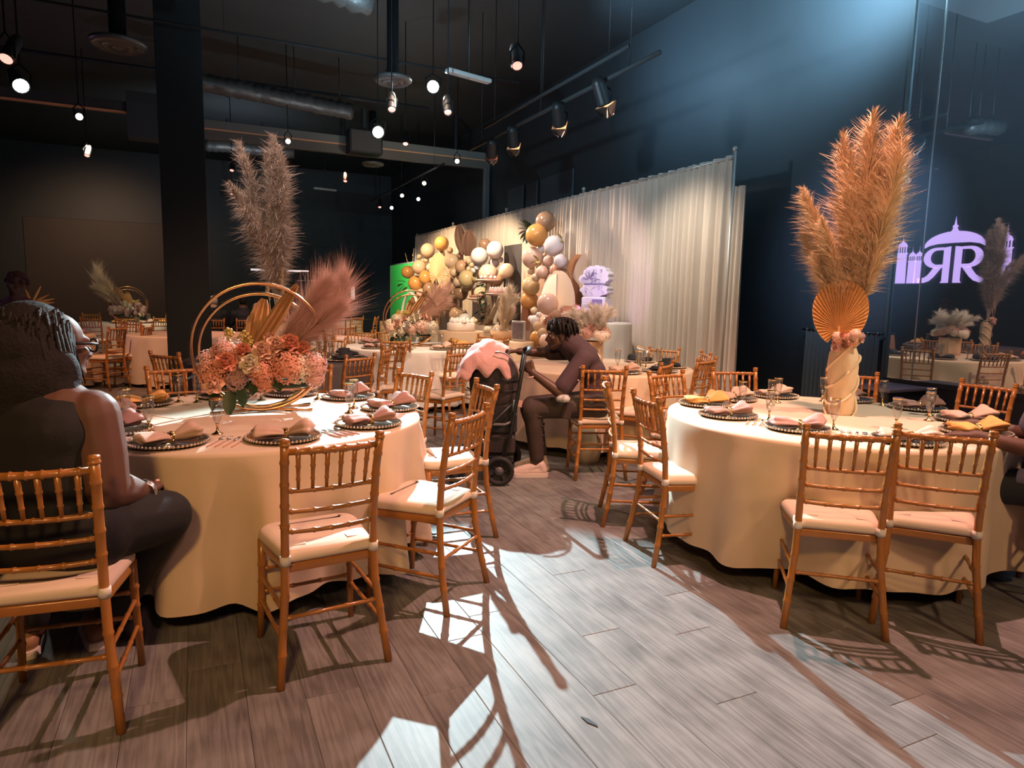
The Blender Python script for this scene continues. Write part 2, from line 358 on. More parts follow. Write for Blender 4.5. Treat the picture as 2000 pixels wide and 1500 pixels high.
# partition track header with a stripe coloured as if lit orange, and its end jamb
hd = mat('header_grey', (.16, .165, .155), .5, 0, .05, 2)
hdr = thing('partition_track', 'grey partition track header with an orange lit stripe crossing the hall below the ceiling', 'beam', (0, 15.2, 4.62))
def hpart(n, x0, x1, z0, z1, y0, y1, m): part(n, MB().box(((x0+x1)/2, (y0+y1)/2, (z0+z1)/2), (x1-x0, y1-y0, z1-z0), ch=.004), m, hdr, False)
hpart('upper_fascia', -.35, 6.5, .05, .21, 0, .14, hd); hpart('stripe', -.35, 6.5, .022, .05, .0, .12, mat('orange_lit_stripe', (.85, .42, .22), .45, .2))
hpart('lower_fascia', -.35, 6.5, -.16, .022, .01, .13, mat('header_brown', (.13, .115, .10), .55))
hpart('upper_fascia', -5.9, -1.02, .20, .36, 0, .14, mat('header_dark', (.05, .05, .05), .5)); hpart('stripe', -5.9, -1.02, .155, .185, 0, .12, mat('orange_lit_stripe', (.8, .4, .2), .4))
hpart('end_block', -1.02, -.35, -.30, .55, -.1, .25, WALLD)
hpart('hanger', 3.0, 3.06, .21, .98, .03, .09, BLACK); hpart('hanger', 5.6, 5.66, .21, .98, .03, .09, BLACK)
jb = thing('partition_jamb', 'pale upright jamb at the wall end of the partition track', 'post', (6.40, 15.2, 0))
part('post', MB().box((0, 0, 2.23), (.10, .16, 4.46), ch=.006), mat('jamb_grey', (.12, .13, .14), .5), jb, False)
part('post_edge', MB().box((-.065, -.02, 2.23), (.02, .12, 4.46), ch=.004), mat('jamb_light', (.26, .26, .26), .5), jb, False)

# mirrored wall panels on the right, with seams, and the bottom rail
MIR = mirror_mat()
mirr = thing('mirror_wall', 'tall dark mirrored wall reflecting the tables beside the low stage block', 'mirror', (6.5, 2.2, 0))
ys = [4.66, 4.36, 3.20, 2.04, .88, -.28, -1.44, -2.6]
for a, b in zip(ys, ys[1:]):
    part('mirror_pane', MB().box((-.010, (a+b)/2-2.2, 2.72), (.012, a-b-.006, 4.08), ch=.002), MIR, mirr, False)
    part('seam_strip', MB().box((-.018, b-2.2, 2.72), (.006, .012, 4.08)), mat('seam_metal', (.35, .36, .34), .3, .8), mirr, False)
part('bottom_rail', MB().box((-.012, 1.0-2.2, .665), (.03, 7.3, .05)), BLACK, mirr, False)
part('kick_panel', MB().box((-.005, 1.0-2.2, .32), (.03, 7.3, .64)), BLACK, mirr, False)
part('end_trim', MB().box((-.02, 4.665-2.2, 2.35), (.05, .03, 4.7)), mat('mirror_end_trim', (.06, .07, .07), .4), mirr, False)
# low stage block under the mirror
st = thing('stage_block', 'low black stage block with a grey top below the mirrored wall', 'stage', (6.13, 4.33, 0))
part('stage_top', MB().box((0, 0, .635), (.62, .44, .03), ch=.005), mat('stage_top', (.10, .10, .13), .45), st, False)
part('stage_skirt', MB().box((0, 0, .31), (.58, .40, .62), ch=.004), BLACK, st, False)
for k, yy in ((0, -.12), (1, .12)): part('latch', MB().box((-.295, yy, .50), (.012, .06, .035), ch=.003), SILVER, st, False)
# short dark curtain hung on the wall beside the mirror
def curtain(y0, y1, z0, z1, n, amp, x):
    mb = MB(); cols = n*8
    vs = []; fs = []
    for r in range(9):
        z = lerp(z1, z0, r/8)
        for c in range(cols+1):
            t = c/cols; vs.append((x+amp*math.sin(t*n*2*PI+.5*math.sin(t*9))*(.5+.5*r/8), lerp(y0, y1, t), z))
    for r in range(8):
        for c in range(cols): a = r*(cols+1)+c; fs.append((a, a+1, a+cols+2, a+cols+1))
    return mb.add(vs, fs)
cu = thing('short_curtain', 'short dark curtain hanging on the wall beside the mirror', 'curtain', (6.40, 5.1, 0))
part('curtain_cloth', curtain(-.42, .52, .05, 1.13, 16, .022, 0), mat('navy_curtain', (.05, .065, .075), .6), cu)
part('rod', MB().tube([(0, -.46, 1.14), (0, .56, 1.14)], .012, 8), BLACK, cu)
for k in range(9): part('ring', MB().lathe([(.012, -.003), (.019, 0), (.012, .003)], 10, Matrix.Translation((0, -.40+k*.112, 1.14)) @ Matrix.Rotation(PI/2, 4, 'X')), SILVER, cu)

# ------------------------------------------------------------------ illuminated emblem on the opposite wall (seen in the mirror)
EM = mat('sign_face', (.55, .40, .75), .4, emit=(.66, .42, .92), emit_s=1.9)
ED = mat('sign_return', (.05, .02, .08), .5)
em = thing('wall_emblem', 'glowing lilac palace and double R emblem reflected in the mirrored wall', 'sign', (-5.96, 11.85, 2.1), 0)
# drawn in local units u (towards smaller Y) and v (up); 1 unit = 2.75 m wide
def ep(polys, holes=()):
    for poly in polys:
        mb = MB(); n = len(poly)
        vs = [(.05, -u, v) for u, v in poly]+[(0, -u, v) for u, v in poly]
        mb.cur = 0; mb.add(vs, [tuple(range(n))]); mb.cur = 1
        mb.add(vs, [(i, (i+1) % n, n+(i+1) % n, n+i) for i in range(n)])
        part('emblem_piece', mb, [EM, ED], em, False)
def tower(u, w, vt, body_b=0.0):
    h = w/2; vd = vt-.30*w/.15*.5
    cap = [(u-h*1.15, vd-w*.55)]+[(u-h*math.cos(PI*k/10)*1.05, vd-w*.5+w*.62*math.sin(PI*k/10)) for k in range(1, 10)]
    cap = [(u-h*1.05, vd-w*.5)]+[(u-h*math.cos(PI*k/12), vd-w*.5+w*.60*math.sin(PI*k/12)) for k in range(1, 6)]+[(u-.02*w, vd+w*.35), (u, vt+w*.25), (u+.02*w, vd+w*.35)]+[(u-h*math.cos(PI*k/12), vd-w*.5+w*.60*math.sin(PI*k/12)) for k in range(7, 12)]+[(u+h*1.05, vd-w*.5)]
    ep([cap])
    z0, z1 = vd-w*1.15, vd-w*.5
    for a, b in ((-.9, -.62), (-.38, -.12), (.12, .38), (.62, .9)): ep([[(u+h*a, z0), (u+h*b, z0), (u+h*b, z1), (u+h*a, z1)]])
    ep([[(u-h*1.1, body_b), (u+h*1.1, body_b), (u+h*1.0, z0-w*.25), (u+h*1.25, z0), (u-h*1.25, z0), (u-h*1.0, z0-w*.25)]])
def rr(sgn, u0):
    S = lambda pts: [(u0+sgn*a, b) for a, b in pts]
    ep([S([(.03, 0), (.245, 0), (.21, .06), (.21, 1.03), (.03, 1.06)])])
    oc, ic = [], []
    for k in range(15):
        an = PI/2-PI*k/14; oc.append((.40+.32*math.cos(an), .74+.30*math.sin(an)))
        ic.append((.36+.17*math.cos(an), .75+.21*math.sin(an)))
    ring = [(.21, 1.04)]+oc+[(.21, .44), (.21, .54)]+ic[::-1]+[(.21, .96)]
    for k in range(len(oc)-1): ep([S([oc[k], oc[k+1], ic[k+1], ic[k]])])
    ep([S([(.21, .96), (.36, .96), (.40, 1.04), (.21, 1.04)]), S([(.21, .44), (.40, .44), (.36, .54), (.21, .54)])])
    leg = [(.21, .44), (.42, .44)]
    A = [(.24, .44), (.33, .30), (.42, .17), (.53, .06), (.66, .01), (.84, 0)]; B = [(.44, .46), (.51, .34), (.58, .24), (.66, .17), (.76, .15), (.84, .15)]
    for k in range(5): ep([S([A[k], A[k+1], B[k+1], B[k]])])
rr(-1, -.02); rr(1, .02)
dome = [(-.76, 1.02)]+[(-.76*math.cos(PI*k/24), 1.05+.44*math.sin(PI*k/24)) for k in range(1, 12)]+[(-.09, 1.50), (-.05, 1.58), (-.08, 1.62), (-.03, 1.68), (0, 1.92), (.03, 1.68), (.08, 1.62), (.05, 1.58), (.09, 1.50)]+[(-.76*math.cos(PI*k/24), 1.05+.44*math.sin(PI*k/24)) for k in range(13, 24)]+[(.76, 1.02), (.62, 1.10), (.4, 1.145), (0, 1.155), (-.4, 1.145), (-.62, 1.10)]
ep([dome])
tower(-1.34, .27, 1.52); tower(-1.05, .20, 1.12); tower(-.86, .20, 1.12); tower(.93, .20, 1.22, .0); tower(1.22, .27, 1.52)
em.scale = (1, 1.10, .94)

# ------------------------------------------------------------------ ceiling services
DUCT = mat('duct_foil', (.06, .058, .055), .45, .3, .4, 12, .6, 22)
def duct(label, pts, r, ripple=.012):
    P = []; R = []
    for a, b in zip(pts, pts[1:]):
        a, b = V(a), V(b); n = max(4, int((b-a).length/.07))
        for k in range(n): P.append(a.lerp(b, k/n)+V((rnd.uniform(-.01, .01), rnd.uniform(-.01, .01), rnd.uniform(-.012, .012)))); R.append(r+ripple*(1 if k % 2 else -1)+rnd.uniform(-.01, .01))
    t = thing('flexible_duct', label, 'duct', pts[0])
    M = Matrix.Translation(-V(pts[0])); part('duct_skin', MB().tube(P, R, 12, M=M), DUCT, t)
    for f in (.25, .6, .9):
        q = P[int(len(P)*f)]-V(pts[0]); part('strap', MB().tube([(q.x, q.y, q.z+ZC-pts[0][2]-.02-q.z), (q.x, q.y, q.z+r*.8)], .008, 6), BLACK, t)
duct('crumpled flexible duct crossing above the tall pampas near the partition track', [(.15, 12.2, 4.72), (2.75, 12.7, 4.70)], .14)
duct('flexible duct in the back bay behind the partition track', [(.4, 18.3, 4.95), (2.5, 18.2, 4.95)], .15)
duct('crumpled duct at the very top edge of the picture', [(.9, 7.0, 4.36), (1.75, 7.1, 4.32)], .12)
def pipe(label, a, b, r=.022):
    a, b = V(a), V(b); t = thing('ceiling_pipe', label, 'pipe', a)
    part('pipe', MB().tube([(0, 0, 0), b-a], r, 8), mat('pipe_grey', (.03, .033, .036), .7, spec=.2), t)
    for f in (.1, .5, .9):
        p = (b-a)*f; part('hanger_rod', MB().tube([p, (p.x, p.y, ZC-a.z-.01)], .006, 6), BLACK, t)
pipe('long lighting pipe carrying the four barn door spotlights by the drapes', (4.0, 5.4, 3.72), (4.0, 10.2, 3.72), .024)
pipe('upper lighting pipe above the barn door spotlights', (4.0, 5.9, 3.93), (4.0, 9.6, 3.93))
pipe('thin ceiling pipe crossing in front of the column', (-3.5, 9.3, 4.55), (4.4, 9.3, 4.55), .016)
pipe('dark conduit running beside the round ceiling vent', (-4.0, 12.9, 5.0), (4.2, 12.9, 5.0), .03)
pipe('thin lighting pipe with small lamps in the back bay', (4.5, 12.8, 4.0), (4.5, 18.8, 4.0), .018)
def vent(label, p, r):
    t = thing('ceiling_vent', label, 'vent', p); g = mat('vent_grey', (.13, .13, .13), .4, .3)
    part('outer_cone', MB().lathe([(r, .06), (r*1.0, .03), (r*.78, -.01), (r*.72, .03)], 28), g, t)
    part('middle_cone', MB().lathe([(r*.66, .04), (r*.64, .02), (r*.44, -.02), (r*.40, .03)], 24), g, t)
    part('inner_cone', MB().lathe([(r*.34, .04), (r*.33, .01), (r*.12, -.02), (0, -.02)], 20), g, t)
    part('neck', MB().lathe([(r*.30, .03), (r*.30, ZC-p[2])], 16), mat('matte_black', (.01, .011, .012), .9, spec=.1), t)
vent('round ceiling vent hanging beyond the column', (-.68, 9.36, 4.2), .30); vent('round louvred ceiling vent beside the bright white spotlight', (2.47, 9.08, 4.2), .25); vent('round vent under the speaker on the partition track', (3.85, 15.9, 4.40), .26)
def bar(label, p, q):
    p, q = V(p), V(q); t = thing('strip_fixture', label, 'light fixture', p); d = q-p
    part('housing', MB().box((d.length/2, 0, .03), (d.length, .10, .05), Matrix.Rotation(math.atan2(d.y, d.x), 4, 'Z'), .01), mat('fixture_white', (.35, .35, .34), .5), t, False)
    part('hanger_rod', MB().tube([d*.5, (d.x*.5, d.y*.5, ZC-p.z-.01)], .006, 6), BLACK, t)
bar('unlit strip fixture beside the bright white spotlight', (2.75, 7.75, 4.0), (3.35, 7.9, 4.0)); bar('small unlit strip fixture high in the back bay', (3.0, 18.9, 4.2), (3.6, 19.0, 4.2)); bar('unlit strip fixture in the corner above the column', (-1.6, 8.6, 4.75), (-.3, 8.7, 4.75))
spk = thing('hanging_speaker', 'black loudspeaker box mounted on the partition track', 'speaker', (3.45, 15.0, 4.42))
part('cabinet', MB().box((0, 0, .27), (.72, .36, .50), ch=.02), BLACK, spk, False); part('grille', MB().box((0, -.19, .27), (.64, .02, .42), ch=.006), mat('speaker_grille', (.05, .045, .045), .7), spk, False); part('bracket', MB().box((0, .0, .75), (.08, .08, .46)), BLACK, spk, False)

# spotlights
MATTE = mat('matte_black', (.01, .011, .012), .9, spec=.1)
LENSW = mat('lens_white', (.9, .95, 1), .2, emit=(.9, 1, 1), emit_s=40); LENSWARM = mat('lens_warm', (1, .8, .6), .2, emit=(1, .72, .45), emit_s=14)
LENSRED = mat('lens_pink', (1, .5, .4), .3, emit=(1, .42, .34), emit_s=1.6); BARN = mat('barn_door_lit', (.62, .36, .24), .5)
def fixture(label, p, aim, lens, r=.075, doors=False, group=None, ztop=None):
    t = thing('spotlight', label, 'spotlight', p, group=group)
    q = (V(aim)-V(p)).to_track_quat('-Z', 'Y').to_matrix().to_4x4()
    part('lamp_can', MB().lathe([(0, .26), (r*.7, .25), (r*.95, .20), (r, .02), (r*1.12, 0), (r*1.12, -.02), (r*.98, -.02), (r*.95, .0)], 14, q), BLACK, t)
    part('lens', MB().lathe([(0, -.004), (r*.9, -.004), (r*.9, -.010), (0, -.012)], 14, q), lens, t)
    sd = q.to_3x3() @ V((1, 0, 0)); zt = (ztop or p[2]+.30)-p[2]
    part('yoke', MB().tube([sd*r*1.1, sd*r*1.25+V((0, 0, .10)), V((0, 0, .17)), sd*-r*1.25+V((0, 0, .10)), sd*-r*1.1], .008, 6), MATTE, t)
    part('stem', MB().tube([(0, 0, .16), (0, 0, max(zt, .2))], .007, 6), MATTE, t)
    if doors:
        for k in range(4):
            mk = q @ Matrix.Rotation(PI/2*k, 4, 'Z') @ Matrix.Translation((r*1.15, 0, -.03)) @ Matrix.Rotation(math.radians(28), 4, 'Y')
            part('barn_door', MB().prism([(-.09, 0), (.09, 0), (.06, .14), (-.06, .14)], -.002, .002, mk @ Matrix.Rotation(-PI/2, 4, 'Z') @ Matrix.Rotation(-PI/2, 4, 'X')), BARN if k in (0, 1) else BLACK, t, False)
    return t
fixture('glaring white spotlight hanging beside the louvred round vent', (3.05, 9.16, 4.26), (-.2, .5, .5), LENSW, .085, ztop=ZC)
fixture('bright white spotlight in front of the partition speaker', (2.05, 8.2, 3.35), (1.5, .5, 0), LENSW, .07, ztop=ZC)
fixture('glaring white spotlight in the upper corner before the column', (-1.21, 6.90, 3.06), (.2, 3.2, .5), LENSW, .06, ztop=ZC)
for k, (y, tg) in enumerate((((6.33), (5.5, 6.9, 1.0)), ((7.30), (5.2, 8.8, 1.5)), ((8.57), (5.0, 10.0, 1.5)), ((9.32), (5.0, 11.5, 1.6)))):
    fixture(('barn door spotlight nearest the free end of the drapes', 'second barn door spotlight from the free end of the drapes', 'third barn door spotlight from the free end of the drapes', 'farthest of the four barn door spotlights on the long pipe')[k], (4.0, y, 3.50), tg, LENSWARM if k < 3 else LENSRED, .075, True, 'barn door spotlights on the long pipe', 3.72)
sm = [((-1.23, 10.4, 3.6), LENSWARM, 'warm glowing lamp between the corner and the column'), ((1.55, 12.39, 4.0), LENSWARM, 'warm glowing lamp in front of the partition stripe above the tall pampas'), ((4.64, 12.47, 4.0), LENSWARM, 'warm glowing lamp in front of the partition stripe beside the jamb'),
      ((-1.11, 5.93, 3.0), LENSRED, 'pink glinting lamp at the very edge of the picture'), ((-1.62, 14.43, 3.8), LENSRED, 'small pink lamp low between corner and column'), ((.83, 15.82, 4.0), LENSRED, 'upper of two small pink lamps beside the column'),
      ((1.01, 19.58, 4.0), LENSRED, 'lower of two small pink lamps beside the column'), ((3.21, 15.86, 4.0), LENSRED, 'small pink lamp just past the tall pampas tips'), ((2.08, 7.69, 3.5), LENSRED, 'pink lamp under the louvred vent'),
      ((3.09, 10.62, 3.8), LENSRED, 'small pink lamp beside the partition speaker'), ((2.67, 7.49, 3.5), LENSRED, 'pink lamp below the strip fixture'), ((2.44, 5.19, 3.3), LENSRED, 'pink lamp with a flat glint high over the drapes'),
      ((4.62, 18.32, 3.8), LENSRED, 'farthest pink lamp on the back pipe'), ((4.95, 18.34, 3.8), LENSW, 'far white lamp at the end of the back pipe'), ((4.57, 16.0, 3.8), LENSWARM, 'amber lamp on the back pipe'), ((5.08, 16.35, 3.8), LENSW, 'white lamp under the back pipe'), ((4.49, 14.04, 3.8), LENSWARM, 'amber lamp nearest on the back pipe')]
for p, ln, lb in sm: fixture(lb, p, (1.4, 1.0, 1.2) if ln is not LENSRED else (p[0]-.6, p[1]-2.2, .4), ln, .045, group='small ceiling lamps', ztop=4.0 if abs(p[0]-4.5) < .1 else ZC)
# ------------------------------------------------------------------ gold bamboo-style chairs
def chair_parts():
    P = []
    def post(s):
        pts, r = noded([(.205*s, -.235, 0), (.190*s, -.205, .15), (.172*s, -.180, .32), (.166*s, -.172, .46), (.166*s, -.180, .60), (.169*s, -.206, .78), (.173*s, -.235, .895)], .0155, (.13, .24, .36, .52, .655, .745, .835, .93), 1.16)
        mb = MB().tube(pts, r, 10); mb.lathe([(.0155, 0), (.0195, .004), (.0195, .010), (.015, .014), (.0185, .020), (.017, .027), (.0, .030)], 10, Matrix.Translation((.173*s, -.235, .893)))
        return mb
    def leg(s):
        pts, r = noded([(.182*s, .180, .43), (.184*s, .183, .25), (.193*s, .198, 0)], [.0155, .0145, .013], (.25, .42, .66), 1.18)
        return MB().tube(pts, r, 10)
    P += [('back_post', post(-1), GOLDWOOD), ('back_post', post(1), GOLDWOOD), ('leg', leg(-1), GOLDWOOD), ('leg', leg(1), GOLDWOOD)]
    def rail(z, hw, y, bow, r, nodes):
        pts = [(lerp(-hw, hw, k/8), y-bow*(1-(2*k/8-1)**2), z) for k in range(9)]
        return MB().tube(*noded(pts, r, nodes, 1.25, .006), 8)
    P.append(('top_rail', rail(.872, .165, -.227, .022, .0125, (.1, .24, .38, .5, .62, .76, .9)), GOLDWOOD))
    for z, y, hw in ((.722, -.196, .163), (.642, -.184, .161), (.565, -.177, .160)): P.append(('back_rail', rail(z, hw, y, .022, .0088, (.06, .3, .5, .7, .94)), GOLDWOOD))
    for k in range(6):
        x = lerp(-.122, .122, k/5); b = .022*(1-(x/.165)**2)
        pts, r = noded([(x*1.04, -.225-b, .868), (x, -.196-b, .724)], [.0098, .0062], (.36, .7), 1.25, .006)
        P.append(('spindle', MB().tube(pts, r, 7), GOLDWOOD))
    def st(a, b): return MB().tube(*noded([a, b], .0082, (.06, .35, .65, .94), 1.3, .008), 7)
    for s in (-1, 1):
        P.append(('stretcher', st((.178*s, -.190, .270), (.184*s, .183, .270)), GOLDWOOD)); P.append(('stretcher', st((.187*s, -.203, .165), (.187*s, .190, .165)), GOLDWOOD))
    P.append(('stretcher', st((-.178, -.192, .245), (.178, -.192, .245)), GOLDWOOD))
    P.append(('stretcher', st((-.183, .182, .300), (.183, .182, .300)), GOLDWOOD)); P.append(('stretcher', st((-.187, .189, .200), (.187, .189, .200)), GOLDWOOD))
    def outline(g):
        o = []
        for k in range(9): t = k/8; o.append((lerp(.165, .195, t)+g-.0, lerp(-.165, .125, t)))
        for k in range(1, 7): an = PI/2*k/6; o.append((.125+(.07+g)*math.cos(an), .125+(.075+g)*math.sin(an)))
        m = [(-x, y) for x, y in reversed(o)]
        o = o+m
        return [(x, y-(g if y < -.16 else 0)) for x, y in o]
    def slab(layers):
        mb = MB(); n = len(outline(0)); vs = []
        for g, z in layers:
            for x, y in outline(g): vs.append((x, y, z))
        fs = [tuple(range(n-1, -1, -1)), tuple(range((len(layers)-1)*n, len(layers)*n))]
        for l in range(len(layers)-1):
            for i in range(n): j = (i+1) % n; fs.append((l*n+i, l*n+j, (l+1)*n+j, (l+1)*n+i))
        return mb.add(vs, fs)
    P.append(('seat_frame', slab([(-.012, .402), (-.004, .404), (-.002, .41), (-.002, .432), (-.006, .437), (-.02, .438)]), GOLDWOOD))
    P.append(('cushion', slab([(-.02, .4385), (-.003, .441), (.006, .448), (.008, .458), (.004, .474), (-.010, .486), (-.035, .492), (-.09, .495)]), CUSH))
    for s in (-1, 1):
        P.append(('cushion_strap', MB().lathe([(.0168, -.016), (.020, -.017), (.0205, 0), (.020, .017), (.0168, .016)], 10, Matrix.Translation((.166*s, -.172, .458))).box((.150*s, -.160, .458), (.03, .02, .026)), STRAP))
    return P
CP = [(n, mb, mb.mesh(n, m), m) for n, mb, m in chair_parts()]
for n, mb, me, m in CP:
    if n in ('seat_frame', 'cushion'): sharp(me, 50)
def far_mesh():
    a = MB()
    for n, mb, me, m in CP:
        if n in ('cushion_strap',): continue
        a.cur = 1 if n == 'cushion' else 0; a.add(mb.v, mb.f)
    return a.mesh('banquet_chair', [GOLDWOOD, CUSH])
FARC = far_mesh()
def chair(label, x, y, face, group='gold banquet chairs', far=False, tilt=None):
    if far: return obj('banquet_chair', FARC, None, (x, y, 0), (0, 0, rz(face)), label=label, cat='chair', group=group)
    t = thing('banquet_chair', label, 'chair', (x, y, 0), rz(face), group)
    for n, mb, me, m in CP: obj(n, me, t)
    return t
G1, G2, G3, G4, G5, G6 = 'gold chairs at the near hoop table', 'gold chairs at the pampas vase table', 'gold chairs at the feather box table', 'gold chairs at the middle hoop table', 'gold chairs at the dark table', 'gold chairs at the distant tables'
for c in [
 ('gold chair the woman in black sits on, front corner of picture', -.44, 2.61, -6, G1), ('empty gold chair with back to the camera at the front of the hoop table', .416, 2.66, 6, G1),
 ('gold chair in the aisle with a white sunlit stripe across its seat', .98, 3.02, 41, G1), ('gold chair between the stroller and the sunlit stripe chair', 1.365, 3.76, 88, G1),
 ('copper toned chair tucked behind the hoop table past two plated napkins', 1.155, 4.385, 114, G1), ('chair behind the hoop table showing under the right of the flowers', .66, 4.80, 165, G1),
 ('gold chair behind the hoop table showing left of the flowers', -.07, 4.985, -163, G1), ('gold chair beside the woman, only its post and rail end showing', -.86, 4.62, -118, G1),
 ('empty gold chair at the pampas table with a white light wedge on its seat', 2.62, 2.08, -40, G2), ('gold chair overlapping the light wedge chair at the pampas table front', 3.03, 1.90, -50, G2),
 ('gold chair facing the pampas table from the aisle, ivory seat lit', 2.47, 2.96, -103, G2), ('edge-on gold chair with a pink lit seat just behind the aisle chair', 2.60, 3.53, -120, G2),
 ('bright gold chair facing the camera between pampas and feather box tables', 3.18, 3.76, -172, G2), ('gold chair behind the pampas table in front of the drape end', 3.75, 3.80, 160, G2),
 ('gold chair half hidden behind the pampas vase', 4.43, 3.40, 135, G2), ('orange lit chair beside the stage block at the pampas table', 4.755, 2.79, 92, G2),
 ('gold chair under the guest in blue at the picture edge', 3.88, 1.68, 33, G2),
 ('gold chair the man in the purple tee sits on', 2.96, 4.63, -20, G3), ('yellow gold chair seen nearly edge-on before the black napkins', 3.50, 4.80, 36, G3),
 ('dark rimmed chair behind the black napkins against the drape', 4.55, 5.97, 120, G3), ('brown chair seen edge-on in front of the drape end', 4.58, 5.55, 64, G3),
 ('gold chair leaning towards the brown edge-on chair', 4.17, 5.04, 22, G3), ('gold chair peeping out beside the beige flower box', 4.14, 6.33, -161, G3),
 ('chair with pale rails in front of the middle hoop table', 2.23, 8.13, -12, G4), ('chair with its back to the camera at the middle hoop table near the stroller', 2.90, 7.78, 8, G4),
 ('gold chair behind the middle hoop flowers', 2.62, 9.80, 178, G4), ('gold chair on the far side of the middle hoop table beside the plinth', 3.46, 8.70, 100, G4), ('gold chair peeping over the pink stroller blanket', 3.50, 8.15, 52, G4),
 ('dark red chair standing sideways between the dark and middle tables', 1.79, 7.08, 88, G5), ('brown shadowed chair in front of the middle hoop table', 2.17, 6.28, 34, G5),
 ('shadowed chair with its back to the camera at the dark table', 1.17, 6.03, 33, G5), ('nearly black chair edge-on at the dark table', 1.58, 6.90, 62, G5), ('coral lit chair facing the camera behind the dark table', 1.37, 8.05, 150, G5),
 ('black shadowed chair leaning in front of the column', -.06, 6.55, -50, G5)]:
    chair(*c)
for c in [
 ('yellow chair edge-on behind the coral lit chair', 1.45, 9.3, 100), ('pale yellow chair beyond the coral lit chair', 2.15, 9.62, 172), ('coral chair beyond the yellow chair with small round lamp', 2.25, 11.6, 10),
 ('orange chair behind the far pink table, upright back square on', 3.55, 16.9, 20), ('orange chair behind the far pink table turned edge-on', 3.90, 16.75, 62), ('deep orange chair in front of the far pink table', 2.85, 16.6, -8), ('orange chair on the far side of the far pink table', 3.2, 19.2, 178),
 ('orange chair with pink seat between the woman and the column', -1.19, 11.29, 55), ('orange chair turned edge-on beside the column', -.86, 11.62, 72), ('orange chair behind the two orange chairs by the column', -1.06, 12.55, 150),
 ('dark backed chair at the distant table beside the woman', -1.72, 15.18, -14), ('orange chair behind the distant table beside the woman', -2.0, 17.6, -155), ('chair in front of the distant hoop flowers', -1.20, 15.25, 0), ('pale chair at the distant table beside the column', -.72, 15.62, 34), ('orange chair beyond the distant table beside the column', -.55, 17.3, 150),
 ('chair under the guest with white hair in the dark back corner', .36, 14.95, 2), ('chair under the second dark guest in the back corner', .92, 14.95, 6)]:
    chair(*c, G6, True)
# ------------------------------------------------------------------ round tables and cloths
def cloth_mesh(name, R, drop, top, m, seed, nfold=15, amp=.035, flare=.045, n=200):
    q = random.Random(seed); comps = [(nfold, .5, q.uniform(0, 6)), (nfold+4, .35, q.uniform(0, 6)), (nfold-5, .45, q.uniform(0, 6)), (nfold*2+3, .18, q.uniform(0, 6))]
    mb = MB(); rows = [(0.0, 0), (.5, 0), (.85, 0), (.965, 0), (.985, .002), (1.0, .010), (1.004, .022)]
    vs = []
    for rr_, dz in rows:
        for j in range(n): a = 2*PI*j/n; vs.append((R*rr_*math.cos(a), R*rr_*math.sin(a), top-dz))
    K = 16
    for i in range(1, K+1):
        t = i/K
        for j in range(n):
            a = 2*PI*j/n; f = sum(w_*math.sin(k*a+ph+.25*t) for k, w_, ph in comps)
            r = R*1.004+flare*t+amp*f*(t**.75)+.004*math.sin(7*a+9*t)
            vs.append((r*math.cos(a), r*math.sin(a), top-.022-(drop-.022)*t-.012*t*f))
    nr = len(rows)+K; fs = []
    for i in range(nr-1):
        for j in range(n):
            j2 = (j+1) % n
            fs.append((i*n+j, (i+1)*n+j, (i+1)*n+j2, i*n+j2) if i else (0, n+j, n+j2))
    mb.add(vs, fs); return mb.mesh(name, m)
tt = MB().lathe([(0, .735), (.905, .735), (.912, .742), (.912, .755), (.905, .760), (0, .760)], 48).mesh('tabletop', mat('plywood_top', (.30, .2, .12), .6)); sharp(tt)
lg = MB().tube([(.45, .3, .735), (.55, .38, .0)], .015, 8).tube([(.45, -.3, .735), (.55, -.38, .0)], .015, 8).tube([(.51, .34, .32), (.51, -.34, .32)], .012, 8).mesh('table_leg', BLACK)
def round_table(label, clabel, x, y, m, seed, hem=.10, far=False, amp=.035, nf=15):
    t = thing('round_table', label, 'table', (x, y, 0), rz(seed*17), 'round banquet tables')
    obj('tabletop', tt, t); obj('leg', lg, t); obj('leg', lg, t, rot=(0, 0, PI))
    c = obj('tablecloth', cloth_mesh('tablecloth', .918, .764-hem, .764, m, seed, nf, amp, n=110 if far else 220), None, (x, y, 0), label=clabel, cat='tablecloth', group='round tablecloths')
    return t
TL, TR, TN, TM, TD, TE, T1, T2, T3, TF = (.25, 3.87), (3.38, 2.77), (3.72, 5.78), (2.65, 8.75), (.80, 7.30), (1.55, 10.7), (-2.28, 11.9), (-1.25, 16.4), (-.05, 11.9), (3.1, 18.0)
round_table('round table under the near hoop flowers', 'amber lit ivory cloth on the near hoop flower table', *TL, CLOTH, 3, .11, amp=.085, nf=13)
round_table('round table under the tall pampas vase with paper fan', 'ivory cloth on the table with the pampas vase', *TR, CLOTH, 8, .11, amp=.048, nf=11)
round_table('round table under the white feather flower box', 'shadowed ivory cloth on the feather box table', *TN, CLOTH, 5, .08)
round_table('round table in front of the dessert stand with hoop flowers', 'pale pink lit cloth on the middle hoop table', *TM, WHITECLOTH, 7, .08)
round_table('round table under a shade toned cloth behind the near hoop flowers', 'cloth coloured dark as unlit on the table behind the hoop flowers', *TD, DARKCLOTH, 9, .05)
round_table('round table behind the unlit dark table', 'red lit cloth on the table behind the unlit dark table', *TE, WHITECLOTH, 10, .05, True)
round_table('round table between the woman and the column', 'orange lit cloth on the table beside the woman', *T1, CLOTH, 11, .05, True)
round_table('distant round table with pale hoop flowers', 'pale cloth on the distant hoop flower table', *T2, WHITECLOTH, 12, .05, True)
round_table('round table hidden behind the column', 'pale cloth edge showing beside the column', *T3, WHITECLOTH, 13, .05, True)
round_table('far round table near the dark back wall', 'pink lit cloth on the far table near the back wall', *TF, WHITECLOTH, 14, .05, True)

